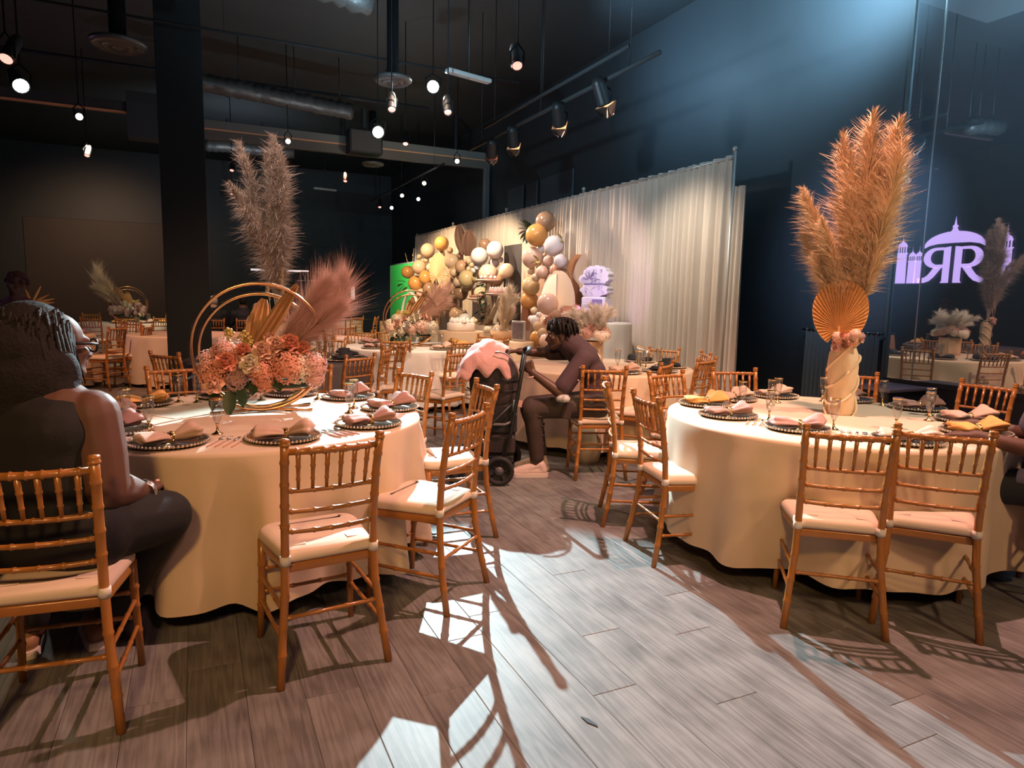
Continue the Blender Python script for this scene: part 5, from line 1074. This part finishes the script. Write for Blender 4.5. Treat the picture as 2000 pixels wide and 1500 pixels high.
def hand(mb, w, d, n, L=.18, side=1, curl=.6, r=.0088):
    """wrist w, pointing d, back-of-hand normal n; palm, four fingers bent twice and a thumb"""
    d = V(d).normalized(); n = V(n); n = (n-d*n.dot(d)).normalized(); s = d.cross(n)*side; w = V(w)
    for k in range(4):
        o = (k-1.5)*.0205; a = w+s*o*.55; kn = w+d*L*.50+s*o; mb.capsule(a, kn, .016, .0125, 8)
        fl = L*(.46, .52, .49, .38)[k]; c1 = math.cos(curl); s1 = math.sin(curl); p1 = kn+(d*c1-n*s1)*fl*.42
        p2 = p1+(d*math.cos(curl*2)-n*math.sin(curl*2))*fl*.32; p3 = p2+(d*math.cos(curl*2.7)-n*math.sin(curl*2.7))*fl*.26
        mb.capsule(kn, p1, r*1.1, r, 8); mb.capsule(p1, p2, r, r*.92, 8); mb.capsule(p2, p3, r*.92, r*.8, 8)
    th0 = w+d*L*.12-s*.022; t1 = th0-s*.030+d*L*.17-n*.012; t2 = t1+d*L*.17-s*.004-n*.016
    mb.capsule(th0, t1, .016, .0115, 8); mb.capsule(t1, t2, .011, .0088, 8)
def chain(mb, pts, rs, n=12):
    for i in range(len(pts)-1): mb.capsule(pts[i], pts[i+1], rs[i], rs[i+1], n)
def torso(mb, pel, lum, ch, nk, side, k=1.0, bust=0, g=0, fwd=None):
    """side = unit vector across the shoulders"""
    side = V(side).normalized()
    def slab(c, hw, r): mb.capsule(V(c)-side*(hw-r), V(c)+side*(hw-r), r+g, r+g, 14)
    pel, lum, ch, nk = V(pel), V(lum), V(ch), V(nk)
    slab(pel, .165*k, .105*k); slab(pel.lerp(lum, .5), .155*k, .105*k); slab(lum, .145*k, .10*k); slab(lum.lerp(ch, .5), .155*k, .105*k); slab(ch, .17*k, .11*k); slab(ch.lerp(nk, .45), .165*k, .085*k); slab(ch.lerp(nk, .7), .12*k, .07*k)
    for a, b in ((pel, lum), (lum, ch), (ch, nk)): mb.capsule(a, b, .11*k+g, .10*k+g)
SOLE = mat('white_sole', (.80, .72, .68), .5); SHOEW = mat('white_trainer', (.80, .66, .62), .5)
def shoe(t, heel, toe, m=SHOEW, sole=SOLE, h=.10, name='shoe', vox=.006):
    heel, toe = V(heel), V(toe); d = toe-heel; L = d.length; a = math.atan2(d.y, d.x); M = Matrix.Translation(heel) @ Matrix.Rotation(a, 4, 'Z')
    P = lambda x, y, z: M @ V((x, y, z)); mb = MB()
    mb.capsule(P(.0, 0, .055), P(.02, 0, h), .038, .040, 10); mb.capsule(P(.0, 0, .05), P(L*.55, 0, .05), .036, .036, 10); mb.capsule(P(L*.30, 0, h*.82), P(L*.72, 0, .052), .036, .034, 10); mb.capsule(P(L*.5, 0, .048), P(L*.90, .0, .040), .040, .032, 10); mb.capsule(P(L*.12, 0, h), P(L*.3, 0, h*.82), .036, .036, 10)
    o = part(name, blob(mb, name, m, vox, 3), None, t)
    ol = [(-.045, 0), (-.035, -.030), (0, -.040), (L*.5, -.044), (L*.8, -.046), (L*.97, -.032), (L*1.02, 0), (L*.97, .032), (L*.8, .046), (L*.5, .044), (0, .040), (-.035, .030)]
    part('sole', MB().prism(ol, .001, .032, M), sole, o, False)
    return o, M, L

# --- the man in the purple tee, sitting sideways and holding the stroller
mo = V((2.96, 4.63, 0))
man = thing('person', 'man with short twists in a plum tee and dark jeans sitting sideways by a stroller', 'person', mo)
R_ = lambda x, y, z: V((x, y, z))-mo
Mh = basis(R_(2.745, 4.80, 1.135), (-.93, .30, -.10), (.05, 0, 1))
PEL, LUM, CHS, NK = R_(3.0, 4.66, .585), R_(3.04, 4.66, .74), R_(2.95, 4.73, .95), R_(2.84, 4.77, 1.06)
sidev = (R_(2.80, 4.57, .95)-R_(2.90, 4.93, .98))
mb = MB(); head(mb, Mh); mb.capsule(R_(2.86, 4.76, 1.02), R_(2.775, 4.79, 1.09), .062, .056); torso(mb, PEL, LUM, CHS, NK, sidev, .92)
NS, NE, NW = R_(2.83, 4.565, .945), R_(2.62, 4.545, .70), R_(2.455, 4.70, .845); FS, FE, FW = R_(2.90, 4.93, .985), R_(2.69, 5.02, .975), R_(2.50, 5.04, .985)
chain(mb, [NS, NE, NW], [.056, .046, .030]); chain(mb, [FS, FE, FW], [.056, .044, .030]); hand(mb, NW, (-.30, .35, .9), (-.6, -.8, .1), .165, 1, 1.15); hand(mb, FW, (-1, -.05, .05), (0, 0, 1), .175, -1, .5)
NK_, NA = R_(2.455, 4.72, .55), R_(2.50, 4.69, .11); FK_, FA = R_(2.58, 4.94, .54), R_(2.63, 4.87, .11)
chain(mb, [R_(2.96, 4.56, .57), NK_, NA], [.085, .060, .040]); chain(mb, [R_(3.0, 4.76, .57), FK_, FA], [.085, .060, .040])
part('body', blob(mb, 'body', SKIN_D, .0065, 3), None, man); eyes(man, Mh)
TEE = mat('plum_tee', (.070, .040, .047), .85, 0, .08, 10, .1, 200); mb = MB(); torso(mb, PEL+V((0, 0, .03)), LUM, CHS, NK, sidev, .96, g=.012); chain(mb, [NS+V((.01, 0, .01)), NS.lerp(NE, .82)], [.078, .076]); chain(mb, [FS, FS.lerp(FE, .6)], [.076, .072]); mb.capsule(R_(2.87, 4.75, 1.04), R_(2.83, 4.77, 1.065), .075, .066)
part('tee_shirt', blob(mb, 'tee_shirt', TEE, .010, 4), None, man)
JEAN = mat('brown_jeans', (.058, .040, .034), .8, 0, .45, 9, .25, 150); mb = MB(); mb.capsule(R_(2.97, 4.56, .575), R_(3.03, 4.76, .575), .118, .118)
chain(mb, [R_(2.96, 4.56, .575), NK_+V((.02, 0, 0)), NA+V((.01, 0, .05))], [.104, .080, .060]); chain(mb, [R_(3.0, 4.76, .57), FK_, FA+V((0, 0, .05))], [.104, .080, .060]); mb.capsule(NK_, NK_+V((.015, 0, -.06)), .083, .076)
jn = part('jeans', blob(mb, 'jeans', JEAN, .010, 3), None, man)
part('pocket_flap', MB().box((0, 0, 0), (.085, .016, .14), Matrix.Translation(R_(2.70, 4.545, .555)) @ Matrix.Rotation(.25, 4, 'Y'), .006), JEAN, jn, False)
for k in range(5): part('denim_crease', MB().tube([R_(2.48+.012*k, 4.635+.012*k, .50-.07*k), R_(2.54, 4.645, .49-.075*k), R_(2.575, 4.70, .50-.07*k)], .006, 5), JEAN, jn)
o, M, L = shoe(man, (2.555-mo.x, 4.665-mo.y, 0), (2.30-mo.x, 4.76-mo.y, 0))
for k in range(5): part('lace', MB().tube([M @ V((L*(.36+.075*k), -.030, .098-.011*k)), M @ V((L*(.36+.075*k), 0, .112-.011*k)), M @ V((L*(.36+.075*k), .030, .098-.011*k))], .0035, 5), SHOEW, o)
part('side_swoosh_panel', MB().tube([M @ V((L*.15, -.040, .06)), M @ V((L*.45, -.042, .055)), M @ V((L*.72, -.038, .075))], .004, 5), SHOEW, o)
shoe(man, (2.67-mo.x, 4.86-mo.y, 0), (2.43-mo.x, 4.95-mo.y, 0))
# hair: cap and hanging twists
mb = MB(); mb.ball((0, -.022, .040), (.083, .100, .092), 16, 10, Mh); part('hair', mb, HAIRK, man)
q = random.Random(5); mb = MB()
for k in range(120):
    th = q.uniform(-PI, PI); ph = q.uniform(.15, 1.25); d = V((math.sin(ph)*math.sin(th), math.sin(ph)*math.cos(th), math.cos(ph)))
    p0 = V((0, -.022, .040))+V((d.x*.082, d.y*.100, d.z*.092)); fr_ = d.y
    if fr_ > .75 and ph > 1.0: continue
    ln = q.uniform(.05, .08) if fr_ > .2 else q.uniform(.07, .12) if fr_ > -.4 else q.uniform(.08, .13)
    p1 = p0+V((d.x*.030, d.y*.030, .012)); p2 = p1+V((d.x*.012, d.y*.014, -ln*.55)); p3 = p2+V((q.uniform(-.008, .008), d.y*.002, -ln*.5))
    if fr_ > .3: p3.z = max(p3.z, .035); p2.z = max(p2.z, .05)
    mb.tube([Mh @ p for p in (p0, p1, p2, p3)], [.011, .0115, .0105, .006], 6)
part('hair_twists', mb, HAIRK, man)
part('ear_stud', MB().ball(Mh @ V((-.083, .0, -.035)), .006, 8, 6), SILVER, man); part('beaded_bracelet', MB().tube([NW+V((.034*math.cos(a), .030*math.sin(a), -.028+.012*math.cos(a))) for a in [2*PI*k/14 for k in range(14)]], .007, 6, closed=True), mat('bracelet_pale', (.75, .55, .48), .5), man)
part('patterned_cloth', MB().lathe([(0, -.03), (.05, -.02), (.058, .005), (.035, .03), (0, .036)], 14, Matrix.Translation(R_(2.635, 4.50, .655)), ripple=lambda a, z: 1+.16*math.sin(3*a+20*z)), mat('watch_pattern', (.62, .60, .58), .6, 0, .95, 40), man)
for p in ((2.76, 4.475, .90), (2.745, 4.475, .80)): part('tee_print_dot', MB().ball(R_(*p), .0065, 8, 6), STRAP, man)
part('tee_back_print', MB().tube([R_(2.985, 4.60, 1.0), R_(3.005, 4.585, .97), R_(3.02, 4.60, .93)], .010, 5), STRAP, man)

# --- the seated woman in black in the near corner
wo = V((-.47, 2.72, 0)); woman = thing('person', 'woman in black with full dark hair seated with her back to the camera', 'person', wo)
Q_ = lambda x, y, z: V((x, y, z))-V((-.44, 2.61, 0))
Mw = basis(Q_(-.405, 2.695, 1.225), (.80, .60, -.06), (0, 0, 1)); PEL, LUM, CHS, NK = Q_(-.45, 2.59, .60), Q_(-.46, 2.57, .78), Q_(-.47, 2.58, .96), Q_(-.46, 2.62, 1.08)
sd = V((.80, -.38, .05)); mb = MB(); head(mb, Mw); mb.capsule(Q_(-.46, 2.61, 1.04), Q_(-.45, 2.65, 1.15), .068, .062); torso(mb, PEL, LUM, CHS, NK, sd, 1.18)
RS, RE, RW = Q_(-.295, 2.53, 1.00), Q_(-.262, 2.50, .745), Q_(-.165, 2.70, .672); LS, LE, LW = Q_(-.66, 2.68, .99), Q_(-.78, 2.78, .74), Q_(-.60, 3.0, .70)
chain(mb, [RS, RS.lerp(RE, .5), RE, RE.lerp(RW, .5), RW], [.088, .086, .074, .060, .036]); chain(mb, [LS, LS.lerp(LE, .5), LE, LW], [.088, .085, .070, .036])
hand(mb, RW, (.35, 1, .12), (.3, 0, 1), .165, 1, .45); hand(mb, LW, (.6, .8, 0), (0, 0, 1), .165, -1, .4)
RK, RA = Q_(-.10, 2.72, .565), Q_(-.33, 2.93, .10); LK, LA = Q_(-.62, 2.98, .53), Q_(-.58, 2.95, .10)
chain(mb, [Q_(-.36, 2.53, .60), RK, RA], [.115, .078, .045]); chain(mb, [Q_(-.55, 2.65, .59), LK, LA], [.115, .075, .045])
part('body', blob(mb, 'body', SKIN_M, .0075, 4), None, woman); eyes(woman, Mw)
BLK = mat('black_jersey', (.009, .009, .010), .8, 0, .2, 6, .1, 120); mb = MB(); torso(mb, PEL, LUM, CHS-V((0, 0, .02)), NK-V((0, .02, .07)), sd, 1.20, g=.016); part('tank_top', blob(mb, 'tank_top', BLK, .012, 4), None, woman)
mb = MB(); mb.capsule(Q_(-.33, 2.53, .60), Q_(-.57, 2.64, .60), .150, .150); chain(mb, [Q_(-.34, 2.54, .60), RK, RK.lerp(RA, .9)], [.140, .100, .070]); chain(mb, [Q_(-.55, 2.65, .59), LK, LK.lerp(LA, .9)], [.135, .095, .068]); part('trousers', blob(mb, 'trousers', BLK, .012, 4), None, woman)
mb = MB(); S = lambda c, r: mb.ball(Q_(*c), r, 14, 10)
S((-.475, 2.645, 1.262), (.128, .125, .122)); S((-.50, 2.60, 1.21), (.135, .115, .13)); S((-.50, 2.555, 1.11), (.15, .085, .14)); S((-.42, 2.575, 1.13), (.10, .075, .12)); S((-.56, 2.60, 1.07), (.10, .09, .13)); S((-.49, 2.53, 1.00), (.135, .06, .11)); S((-.40, 2.54, 1.05), (.085, .055, .10)); S((-.60, 2.64, 1.19), (.09, .09, .12))
hr = part('hair', blob(mb, 'hair', HAIRK, .011, 3), None, woman)
q = random.Random(9); mb = MB()
for k in range(240):
    a = q.uniform(-2.6, .45); x0 = -.475+.125*math.cos(a-.4); y0 = 2.635+.122*math.sin(a-.4); z0 = q.uniform(1.16, 1.36); k1 = math.sqrt(max(.05, 1-((z0-1.262)/.125)**2)) if z0 > 1.262 else 1
    p0 = Q_(-.475+(x0+.475)*k1, 2.64+(y0-2.64)*k1, z0); p1 = p0+V((q.uniform(-.02, .02), -.012, -.10)); p2 = p1+V((q.uniform(-.03, .03), q.uniform(-.025, .01), -.12)); mb.tube([p0, p1, p2], [.006, .007, .002], 5)
part('hair_strands', mb, HAIRK, woman)
gl_ = part('eyeglasses', MB().tube([Mw @ V((.080, -.01, .012)), Mw @ V((.074, .07, .012)), Mw @ V((.060, .100, .010))], .0055, 6), BLACK, woman)
for s_ in (-1, 1): part('lens_rim', MB().tube([Mw @ V((s_*.033+.029*math.cos(a), .106-.006*abs(math.cos(a)), .004+.023*math.sin(a))) for a in [2*PI*k/16 for k in range(16)]], .0045, 6, closed=True), BLACK, gl_)
for k in range(3): part('bracelet', MB().tube([RW+V((0.0, -.012-.016*k, 0))+V((.042*math.cos(a), .010*math.sin(a), .042*math.sin(a))) for a in [2*PI*j/18 for j in range(18)]], .0055, 6, closed=True), SILVER, woman)
part('thumb_nail', MB().ball(Q_(-.122, 2.785, .69), (.009, .014, .005), 8, 6), mat('nail_pink', (.85, .5, .45), .3), woman)
for (h_, t_) in (((-.37, 2.90, 0), (-.42, 3.12, 0)), ((-.60, 2.92, 0), (-.62, 3.14, 0))): shoe(woman, (h_[0]+.44, h_[1]-2.61, 0), (t_[0]+.44, t_[1]-2.61, 0), mat('tan_sandal', (.32, .17, .10), .5), SOLE, .07, 'sandal', .008)

# --- simpler seated guest, used for the people only partly seen
def guest(label, x, y, face, skin, hair, shirt, trou, scale=1, hairlong=False, lean=.0, shoes=BLACK, arm=(.18, .34, .72)):
    t = thing('person', label, 'person', (x, y, 0), rz(face), scale=scale)
    pel, lum, ch, nk = V((0, -.06, .58)), V((0, -.07+lean*.3, .76)), V((0, -.05+lean*.8, .96)), V((0, -.02+lean, 1.09)); M = basis((0, .01+lean*1.1, 1.235), (0, 1, -.05), (0, 0, 1))
    mb = MB(); head(mb, M); mb.capsule(nk, (0, .0+lean, 1.15), .060, .055); torso(mb, pel, lum, ch, nk, (1, 0, 0), 1.0); J = {}
    for s in (-1, 1):
        S_, E_, W_ = V((.185*s, -.03+lean*.9, 1.0)), V((.24*s, .08+lean*.6, .76)), V((arm[0]*s, arm[1], arm[2])); K_, A_ = V((.11*s, .40, .53)), V((.12*s, .40, .10)); J[s] = (S_, E_, W_, K_, A_)
        chain(mb, [S_, E_, W_], [.058, .047, .031]); hand(mb, W_, (0, 1, 0), (0, 0, 1), .17, s, .4); chain(mb, [(.09*s, -.02, .57), K_, A_], [.088, .062, .042])
    part('body', blob(mb, 'body', skin, .010, 3), None, t); eyes(t, M)
    mb = MB(); torso(mb, pel+V((0, 0, .02)), lum, ch, nk-V((0, 0, .03)), (1, 0, 0), 1.04, g=.012)
    for s in (-1, 1): chain(mb, [J[s][0], J[s][0].lerp(J[s][1], .75)], [.082, .074])
    part('shirt', blob(mb, 'shirt', shirt, .012, 4), None, t)
    mb = MB(); mb.capsule((-.08, -.03, .575), (.08, -.03, .575), .122, .122)
    for s in (-1, 1): chain(mb, [(.09*s, -.02, .575), J[s][3], J[s][4]+V((0, 0, .02))], [.105, .080, .060])
    part('trousers', blob(mb, 'trousers', trou, .012, 3), None, t)
    mb = MB(); mb.ball((0, -.024, .036), (.082, .098, .092), 14, 10, M)
    if hairlong: mb.ball((0, -.075, -.06), (.080, .05, .12), 12, 8, M)
    part('hair', mb, hair, t)
    for s in (-1, 1): shoe(t, (.12*s, .36, 0), (.13*s, .60, 0), shoes, shoes, .07, 'shoe', .010)
    return t
guest('guest in a blue grey shirt cut off by the picture edge at the pampas table', 3.83, 1.74, 33, SKIN_M, HAIRK, mat('blue_grey_shirt', (.13, .14, .21), .85, 0, .08, 8, .1, 120), mat('navy_trousers', (.022, .026, .034), .8), lean=.10, arm=(.20, .40, .80))
guest('guest with white hair in dark clothes sitting in the far dark corner', .36, 14.98, 6, SKIN_L, mat('white_hair', (.62, .60, .54), .6), mat('black_jacket', (.014, .015, .018), .8), mat('black_trousers_far', (.012, .012, .014), .8))
guest('guest with short dark hair in navy sitting in the far dark corner', .92, 14.98, 4, SKIN_M, HAIRK, mat('navy_jacket', (.016, .018, .026), .8), mat('black_trousers_far', (.012, .012, .014), .8))
# baby held up beside them
bo = V((1.16, 14.72, 0)); baby = thing('person', 'bald baby with a white bib and pink clothes looking at the camera', 'person', bo, 0); Mb = basis((0, 0, 1.14), (-.12, -1, 0), (0, 0, 1)); mb = MB(); head(mb, Mb, .98); mb.capsule((0, .01, 1.0), (0, 0, 1.06), .05, .045); torso(mb, (0, .03, .70), (0, .03, .80), (0, .02, .92), (0, .01, 1.0), (1, 0, 0), .78)
for s in (-1, 1): chain(mb, [V((.13*s, 0, .95)), V((.19*s, -.06, .84)), V((.13*s, -.14, .80))], [.05, .045, .035]); hand(mb, (.13*s, -.14, .80), (0, -1, .2), (0, 0, 1), .10, s, .5, .007); chain(mb, [V((.07*s, 0, .68)), V((.10*s, -.18, .66)), V((.10*s, -.20, .52))], [.07, .06, .045])
part('body', blob(mb, 'body', SKIN_L, .009, 3), None, baby); eyes(baby, Mb, .98)
mb = MB(); torso(mb, (0, .03, .70), (0, .03, .80), (0, .02, .91), (0, .01, .97), (1, 0, 0), .82, g=.012); [chain(mb, [V((.07*s, 0, .68)), V((.10*s, -.18, .66)), V((.10*s, -.20, .54))], [.085, .072, .058]) for s in (-1, 1)]; part('romper', blob(mb, 'romper', mat('pink_romper', (.60, .32, .28), .8), .012, 3), None, baby)
part('bib', MB().lathe([(.055, .03), (.105, -.01), (.125, -.05), (.115, -.05), (.06, .01)], 18, Matrix.Translation((0, -.02, .985)), ripple=lambda a, z: 1+.05*math.sin(9*a)), STRAP, baby)
hc = chair('gold chair the baby stands on in the far dark corner', 1.16, 14.85, 180, G6, True); baby.location.z = -.02
# standing woman far behind the near woman's hair
def standing(label, x, y, face, skin, hair, dress):
    t = thing('person', label, 'person', (x, y, 0), rz(face)); M = basis((0, .01, 1.47), (0, 1, 0), (0, 0, 1)); mb = MB(); head(mb, M); mb.capsule((0, 0, 1.28), (0, 0, 1.38), .055, .05); torso(mb, (0, 0, .92), (0, -.01, 1.05), (0, 0, 1.2), (0, 0, 1.32), (1, 0, 0), .92)
    for s in (-1, 1): chain(mb, [V((.17*s, 0, 1.24)), V((.22*s, .02, 1.0)), V((.20*s, .14, .82))], [.052, .042, .028]); hand(mb, (.20*s, .14, .82), (0, .4, -1), (s, 0, 0), .16, s, .4); chain(mb, [V((.09*s, 0, .88)), V((.10*s, .01, .48)), V((.10*s, 0, .09))], [.085, .06, .04])
    part('body', blob(mb, 'body', skin, .010, 3), None, t); eyes(t, M); mb = MB(); torso(mb, (0, 0, .92), (0, -.01, 1.05), (0, 0, 1.2), (0, 0, 1.28), (1, 0, 0), .96, g=.014); chain(mb, [V((0, 0, .90)), V((0, 0, .55))], [.16, .19]); part('dress', blob(mb, 'dress', dress, .012, 4), None, t)
    mb = MB(); mb.ball((0, -.02, .03), (.095, .11, .105), 14, 10, M); q = random.Random(3)
    for k in range(60): a = q.uniform(0, 2*PI); e = q.uniform(-.2, 1.3); d = V((math.cos(a)*math.cos(e), math.sin(a)*math.cos(e)-.1, math.sin(e))); mb.ball(V((0, -.02, .03))+d*.10, .028, 6, 5, M)
    part('hair', mb, hair, t)
    for s in (-1, 1): shoe(t, (.10*s, -.05, 0), (.11*s, .18, 0), BLACK, BLACK, .07, 'shoe', .010)
standing('standing guest with curly hair far behind the seated woman', -1.80, 9.3, 160, SKIN_M, mat('auburn_curls', (.10, .04, .04), .6), mat('plum_dress', (.16, .07, .09), .8))

# --- stroller with pink blanket
so = thing('stroller', 'black baby stroller with a dark hood beside the man', 'stroller', (2.13, 4.80, 0), rz(-25.3)); FAB = mat('stroller_fabric', (.016, .014, .016), .8, 0, .15, 8, .1, 200); FABB = mat('stroller_brown', (.036, .023, .024), .75, 0, .15, 6, .1, 200)
def wheel(x, y, r):
    M = Matrix.Translation((x, y, r)) @ Matrix.Rotation(PI/2, 4, 'X'); o = part('wheel', MB().lathe([(r*.72, -.020), (r*.95, -.022), (r, -.010), (r, .010), (r*.95, .022), (r*.72, .020), (r*.68, 0)], 26, M), mat('tyre', (.02, .02, .022), .7), so)
    part('hub', MB().lathe([(0, -.016), (r*.30, -.014), (r*.30, .014), (0, .016)], 16, M), mat('hub_grey', (.12, .12, .13), .4), o)
    for k in range(5): part('spoke', MB().tube([M @ V((0, 0, 0)), M @ V((r*.7*math.cos(1.256*k), r*.7*math.sin(1.256*k), 0))], .008, 6), BLACK, o)
for x, y, r in ((.04, -.24, .115), (.10, .30, .115), (-.30, -.20, .085), (-.30, .22, .085)): wheel(x, y, r)
for y in (-.21, .25):
    part('side_frame', MB().tube([(.04, y, .12), (.12, y, .38), (.18, y, .75), (.22, y, 1.01)], .014, 8), BLACK, so); part('front_leg', MB().tube([(-.30, y, .10), (-.10, y, .40), (.12, y, .62)], .013, 8), BLACK, so); part('lower_bar', MB().tube([(-.28, y, .20), (.06, y, .22), (.12, y, .36)], .010, 8), BLACK, so)
part('handle_bar', MB().tube([(.22, -.21, 1.01), (.25, -.17, 1.03), (.255, .02, 1.035), (.25, .21, 1.03), (.22, .25, 1.01)], .017, 10), mat('handle_foam', (.02, .02, .02), .8), so)
mb = MB(); mb.ball((-.015, .02, .76), (.20, .215, .285), 18, 12); mb.ball((.02, .02, .68), (.175, .20, .18), 16, 10); part('hood', blob(mb, 'hood', FABB, .014, 3), None, so)
for k, (z0, a) in enumerate(((.80, .0), (.72, .0))): part('hood_seam', MB().tube([(-.015+.212*math.cos(t)*math.sqrt(1-((z0-.76)/.29)**2), .02-.225*math.sin(t)*math.sqrt(1-((z0-.76)/.29)**2), z0) for t in [PI*j/14 for j in range(15)]], .006, 6), FAB, so)
part('hood_rim', MB().tube([(.165*math.cos(a)+.02, -.20, .78+.24*math.sin(a)) for a in [rz(-20+10*k) for k in range(13)]], .007, 6), mat('hood_piping', (.35, .26, .25), .5), so)
part('seat_shell', MB().box((.0, .02, .50), (.34, .36, .30), ch=.05), FAB, so, False); part('bumper_bar', MB().tube([(-.15, -.17, .50), (-.10, -.21, .47), (.08, -.21, .47), (.15, -.18, .50)], .011, 8), mat('bar_grey', (.14, .14, .15), .4), so)
part('basket', MB().box((-.02, .02, .30), (.36, .38, .17), ch=.03), FABB, so, False); part('basket_base', MB().box((-.02, .02, .185), (.34, .36, .08), ch=.02), FAB, so, False)
part('care_tag', MB().box((.045, -.185, .655), (.065, .006, .05), Matrix.Rotation(.2, 4, 'Y')), mat('tag_pink', (.72, .42, .36), .6), so, False); part('blue_clip', MB().box((.15, -.20, .60), (.03, .02, .12), ch=.006), mat('clip_blue', (.25, .42, .52), .4), so, False)
q = random.Random(4); mb = MB(); nu, nv = 30, 26; vs = []
for i in range(nu+1):
    for j in range(nv+1):
        u = -1.50+(2.05+.07*math.sin(j*.55+.4)+.05*math.sin(j*1.3))*i/nu; v_ = -1.30-.12*math.sin(i*.7)+(2.5)*j/nv; ed = max(0, abs(j/nv-.5)*2-.8)+max(0, abs(i/nu-.5)*2-.85)
        x = -.03+.245*math.sin(u); z = .775+.300*math.cos(u)*math.cos(v_*.85); y = .02+.245*math.sin(v_*.95)
        z -= max(0, abs(v_)-.9)*.12; n_ = noise.noise(V((x*9, y*9, z*9)))*.034+noise.noise(V((x*22, y*22, z*22+3)))*.022
        k = 1.055+n_*2.2; vs.append((x*k-.01, y*k, .775+(z-.775)*k+.008*math.sin(j*1.9+i*.7)*(.3+ed*2)))
mb.add(vs, [(i*(nv+1)+j, i*(nv+1)+j+1, (i+1)*(nv+1)+j+1, (i+1)*(nv+1)+j) for i in range(nu) for j in range(nv)])
bl = obj('baby_blanket', mb.mesh('baby_blanket', mat('pink_blanket', (.62, .36, .34), .85, 0, .10, 12, .3, 60)), None, (2.13, 4.80, 0), (0, 0, rz(-25.3)), label='crumpled pink blanket thrown over the stroller hood', cat='blanket')
md = bl.modifiers.new('thick', 'SOLIDIFY'); md.thickness = .006
man.location = mo+V((-.05, .02, 0))
pb = thing('gift_bag', 'pale striped bag standing under the man chair', 'bag', (3.10, 5.02, 0), rz(-20)); part('bag_body', MB().lathe([(0, 0), (.13, 0), (.155, .14), (.13, .28), (.10, .34), (.09, .33), (0, .30)], 18, ripple=lambda a, z: 1+.06*math.sin(6*a+8*z)), mat('bag_cream', (.50, .42, .32), .7, 0, .25, 7), pb)
sc_ = thing('floor_scrap', 'small dark scrap lying on the pale lit floor planks', 'scrap', (1.165, 1.80, .0015), rz(-70)); part('scrap', MB().prism([(-.035, 0), (-.01, .010), (.03, .006), (.04, -.002), (.0, -.009)], 0, .002), BLACK, sc_, False)
